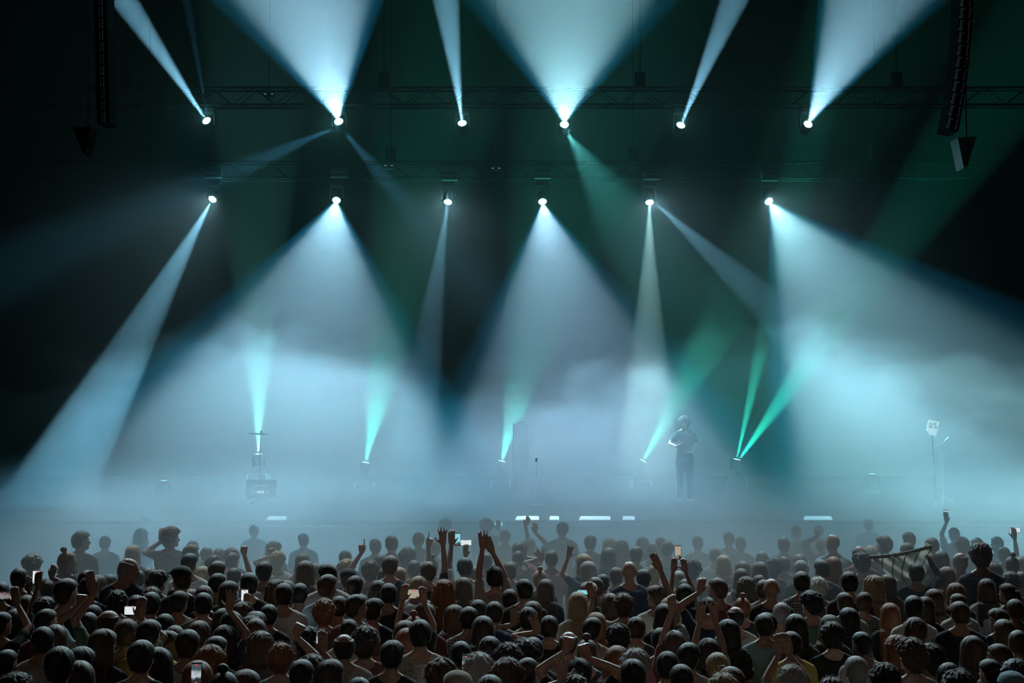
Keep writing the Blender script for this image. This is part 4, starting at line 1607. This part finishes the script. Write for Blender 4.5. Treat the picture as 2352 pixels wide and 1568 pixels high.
# ---------------------------------------------------------------- line arrays
def line_array(pts, Y, wid, label, rails, bright):
    P0 = at(*pts[0], Y)
    t = thing('line_array', label, 'loudspeaker array', P0, 'hanging loudspeakers')
    W3 = [at(x, y, Y) - P0 for x, y in pts]
    m_r = mat('array rail', (.75, .8, .8), .4)
    for a, c in zip(W3[:-1], W3[1:]):
        mid = (a + c) / 2; L = (c - a).length
        ang = atan2((c - a).x, -(c - a).z)
        R = Matrix.Rotation(-ang, 3, 'Y')
        b = MB(); b.box((0, .28, 0), (wid / 2, .25, L * .47)); o = b.build('cabinet', BLK3, t, bevel=.01)
        o.matrix_local = Matrix.Translation(mid) @ R.to_4x4()
        for rx, rw in rails:
            b = MB()
            b.box((rx, .01, 0), (rw, .018, L * .42)); b.box((rx + rw * 1.6, -.0, L * .35), (rw * 1.2, .012, .012)); b.box((rx - rw * 1.3, .0, -L * .30), (rw * .8, .010, .02))
            g = b.build('rigging_rail', m_r, o)
    return t
n = 13
ptsR = [(2222 - 34 * (max(0, i / (n - 1)) ** 2.0), -40 + i * (338 / (n - 1))) for i in range(n)]
line_array(ptsR, 23.5, .22, 'curved column of hanging loudspeakers at the top right', ((-.075, .018), (.050, .009)), 1)
ptsL = [(229 + 7 * (i / 12) ** 1.5, -40 + i * (322 / 12)) for i in range(13)]
line_array(ptsL, 24.5, .22, 'dark column of hanging loudspeakers at the top left', ((-.01, .004), (.035, .006)), 1)
def small_hang(px, py, Y, label, hgt, lean):
    P = at(px, py, Y)
    t = thing('loudspeaker', label, 'loudspeaker', P, 'hanging loudspeakers')
    gm = mat('grille steel', (.14, .16, .16), .6) if px > 1000 else BLK2
    for k in range(3):
        b = MB(); w0, w1 = .16 - .045 * k, .16 - .045 * (k + 1)
        z0, z1 = -k * hgt / 3, -(k + 1) * hgt / 3
        x0, x1 = -lean * k / 3, -lean * (k + 1) / 3
        ring = lambda y: [(x0 - w0, y, z0), (x0 + w0, y, z0 + .02), (x1 + w1, y, z1 + .01), (x1 - w1, y, z1)]
        b.v = ring(0) + ring(.4)
        b.f = [(0, 1, 2, 3)[::-1], (4, 5, 6, 7), (0, 1, 5, 4), (1, 2, 6, 5), (2, 3, 7, 6), (3, 0, 4, 7)]
        o = b.build('cabinet', gm, t)
        if k < 3:
            b = MB(); b.ell(((x0 + x1) / 2 + .03, -.004, (z0 + z1) / 2), (.018, .006, .045)); b.ell(((x0 + x1) / 2 - .03, -.004, (z0 + z1) / 2 - .01), (.013, .006, .035)); b.build('vent_slot', BLK, o)
    b = MB(); b.tube((.05, .2, 0), (.05, .2, 17 - P.z), .01); b.build('hanging_cable', BLK, t)
small_hang(2222, 316, 23.3, 'small tapering loudspeaker hung under the top right column', .50, .04)
small_hang(188, 293, 25, 'small dark loudspeaker hung under the top left column', .45, -.04)

# ---------------------------------------------------------------- on stage
LED = [mat('warm led', (.5, .4, .3), .4, emit=(1, .9, .75), es=1.2), mat('cyan led', (.3, .5, .5), .4, emit=(.4, 1, 1), es=1.0)]
# synth rack with lit knobs
P = at(596, 1150, 29.0); P.z = DZ - .015
t = thing('synth_rack', 'rack of electronic instruments with rows of tiny lit knobs in fog', 'electronic instrument', P)
zk = at(596, 1122, 29.0).z - P.z
b = MB(); b.box((0, .25, zk - .02), (.30, .12, .17), Matrix.Rotation(-.3, 3, 'X')); b.build('panel', BLK, t, bevel=.01)
b = MB()
for sx in (-1, 1):
    b.tube((sx * .28, .3, 0), (sx * -.28, .3, zk - .1), .02); b.tube((sx * .28, .1, 0), (sx * .28, .5, 0.02), .02)
b.build('stand', BLK2, t)
rr = random.Random(3)
for k, (px, py) in enumerate([(580, 1116), (587, 1114), (595, 1115), (602, 1115), (605, 1117), (611, 1114), (577, 1129), (586, 1129), (592, 1127), (604, 1126), (611, 1126), (613, 1129), (616, 1132), (597, 1134), (603, 1134), (610, 1134)]):
    q = at(px, py, 29.0) - P; q.y = .07 + (q.z - zk) * .3
    b = MB(); b.box(q, (.0055, .02, .0055)); b.build('lit_knob', LED[0] if k < 13 else LED[1], t)
q = at(597, 1130, 29.0) - P; q.y = .07
b = MB(); b.box(q, (.068, .02, .018)); b.build('display', mat('lit display', (.6, .6, .6), .4, emit=(.85, .88, .88), es=.9), t)
# cymbal on a boom stand
P = at(598, 1120, 31.5); P.z = DZ - .015
t = thing('cymbal_stand', 'cymbal on a tall leaning boom stand lit from behind in cyan', 'cymbal', P)
q = at(592, 996, 31.5) - P
pt = at(600, 995, 31.5) - P
b = MB(); b.ell(q, (.22, .22, .022), Matrix.Rotation(.06, 3, 'Y'), 28, 8); b.build('cymbal', BLK2, t, smooth=True)
b = MB(); b.tube((.0, 0, 0), (-.02, 0, .9), .018); b.tube((-.02, 0, .85), pt, .012)
for k in range(3): b.tube((0, 0, .35), (.3 * cos(k * 2.1), .3 * sin(k * 2.1), .0), .011)
b.build('stand', BLK2, t)
b = MB(); b.ell(pt + Vector((0, 0, .03)), (.03, .03, .04)); b.build('wing_nut', BLK2, t)
# mixing desk
P = at(727, 1210, 27.5); P.z = DZ - .015
t = thing('mixing_desk', 'low equipment desk with small boxes on its top in the fog', 'desk', P)
zk = at(727, 1204, 27.5).z - P.z
b = MB(); b.box((0, .2, zk), (.26, .25, .02)); b.build('desk_top', mat('pale desk edge', (.4, .42, .4), .5), t, bevel=.005)
for sx in (-1, 1):
    for sy in (0, .4):
        b = MB(); b.tube((sx * .23, sy, 0), (sx * .23, sy, zk), .015); b.build('leg', BLK2, t)
for k, (px, w_, h_) in enumerate(((714, .06, .02), (729, .05, .035), (745, .045, .045))):
    q = at(px, 1200, 27.5) - P
    b = MB(); b.box((q.x, .05, zk + .02 + h_), (w_, .05, h_)); b.build('effects_box', mat('beige box', (.45, .44, .38), .5), t, bevel=.004)
# monitor screen on a pole left of the desk
P = at(681, 1210, 28); P.z = DZ - .015
t = thing('sheet_stand', 'thin stand with a small white card left of the equipment desk', 'stand', P)
q = at(682, 1176, 28) - P
b = MB(); b.box(q, (.035, .004, .03)); b.build('card', mat('white card', (.75, .76, .76), .6), t)
b = MB(); b.tube((0, .01, 0), q + Vector((0, .01, 0)), .008); b.build('pole', BLK2, t)
# emissive sheet on the right, emission standing in for light falling on it
P = at(2140, 1100, 30); P.z = DZ - .015
t = thing('notice_board', 'tilted white notched sheet on a stand at the right of the stage', 'sheet', P)
q = at(2142, 981, 30) - P
R = Matrix.Rotation(radians(14), 3, 'Y')
sh = [(-.115, .135), (.115, .15), (.115, -.165), (-.045, -.165), (-.05, -.12), (-.115, -.10)]
b = MB()
pts = [q + R.inverted() @ Vector((x, 0, z)) if False else q + Matrix.Rotation(radians(-14), 3, 'Y').inverted() @ Vector((x, 0, z)) for x, z in sh]
b.v = [tuple(p) for p in pts] + [tuple(p + Vector((0, .01, 0))) for p in pts]
b.f = [(0, 1, 2, 3, 4, 5)[::-1], (6, 7, 8, 9, 10, 11)] + [(i, (i + 1) % 6, (i + 1) % 6 + 6, i + 6) for i in range(6)]
b.build('sheet', mat('emissive sheet', (.8, .8, .76), .6, emit=(.7, .72, .66), es=.35), t)
for dx, dz in ((.05, .07), (.065, .0)):
    b = MB(); b.box(q + Vector((dx, -.006, dz)), (.028, .003, .022), Matrix.Rotation(radians(14), 3, 'Y')); b.build('printed_square', mat('grey print', (.25, .27, .26), .7), t)
for dz in (.07, .01):
    b = MB(); b.box(q + Vector((-.04, -.006, dz)), (.038, .003, .018), Matrix.Rotation(radians(14), 3, 'Y')); b.build('printed_block', mat('pale grey print', (.5, .52, .5), .7), t)
b = MB(); b.tube((.1, .03, 0), q + Vector((0, .03, -.1)), .012)
for k in range(3): b.tube((.1, .03, .3), (.1 + .28 * cos(k * 2.1), .03 + .28 * sin(k * 2.1), 0), .010)
b.build('stand', BLK2, t)
# microphone stand with a glint beside it
P = at(2166, 1100, 29); P.z = DZ - .015
t = thing('microphone_stand', 'short microphone boom glinting below the white sheet', 'microphone', P)
q = at(2172, 1012, 29) - P
b = MB(); b.tube((0, 0, 0), (0, 0, q.z - .12), .012); b.tube((-.13, 0, q.z - .12), q, .009)
for k in range(3): b.tube((0, 0, .2), (.26 * cos(k * 2.1), .26 * sin(k * 2.1), 0), .010)
b.build('stand', ALU, t)
b = MB(); b.cone(q, q + Vector((.05, -.05, .05)), .022, .028); b.build('microphone', ALU, t)
# backline cabinet in the middle, with the mic stand beside
P = at(1197, 1100, 33); P.z = DZ - .015
t = thing('amplifier', 'dark flat-topped speaker cabinet in front of the middle green beam', 'amplifier', P)
zt = at(1197, 973, 33).z - P.z
b = MB(); b.box((0, .2, zt / 2), (.19, .2, zt / 2)); b.build('cabinet', BLK, t, bevel=.015)
b = MB(); b.box((0, -.004, zt - .45), (.16, .006, .38)); b.build('grille', mat('speaker cloth', (.02, .02, .02), .9), t)
b = MB(); b.tube((-.08, .2, zt + .03), (.08, .2, zt + .03), .012); b.build('handle', BLK2, t)
P = at(1232, 1150, 29); P.z = DZ - .015
t = thing('microphone_stand', 'thin straight microphone stand in the middle of the stage', 'microphone', P)
q = at(1232, 1058, 29) - P
b = MB(); b.tube((0, 0, 0), (0, 0, q.z), .007); b.tube((-.12, 0, .015), (.12, 0, .015), .012); b.build('stand', ALU, t)
b = MB(); b.cone((0, 0, q.z), (0, -.08, q.z + .04), .02, .026); b.build('microphone', BLK2, t)
# crash cymbals of a kit, seen edge on near the right
P = at(1950, 1200, 28); P.z = DZ - .015
t = thing('cymbal_stand', 'pale cymbal seen edge on at the right part of the stage', 'cymbal', P)
q = at(1966, 1176, 28) - P
b = MB(); b.ell(q, (.25, .25, .02), Matrix.Rotation(.02, 3, 'Y'), 28, 8); b.build('cymbal', mat('pale brass', (.5, .5, .42), .3, .7), t, smooth=True)
b = MB(); b.tube((0.1, 0, 0), q, .012); b.build('stand', BLK2, t)
P = at(1600, 1200, 28); P.z = DZ - .015
t = thing('cymbal_stand', 'tilted pale cymbal left of the double green beam lamp', 'cymbal', P)
q = at(1618, 1177, 28) - P
b = MB(); b.ell(q, (.24, .24, .02), Matrix.Rotation(.16, 3, 'Y'), 28, 8); b.build('cymbal', mat('pale brass', (.5, .5, .42), .3, .7), t, smooth=True)
b = MB(); b.tube((0.1, 0, 0), q, .012); b.build('stand', BLK2, t)
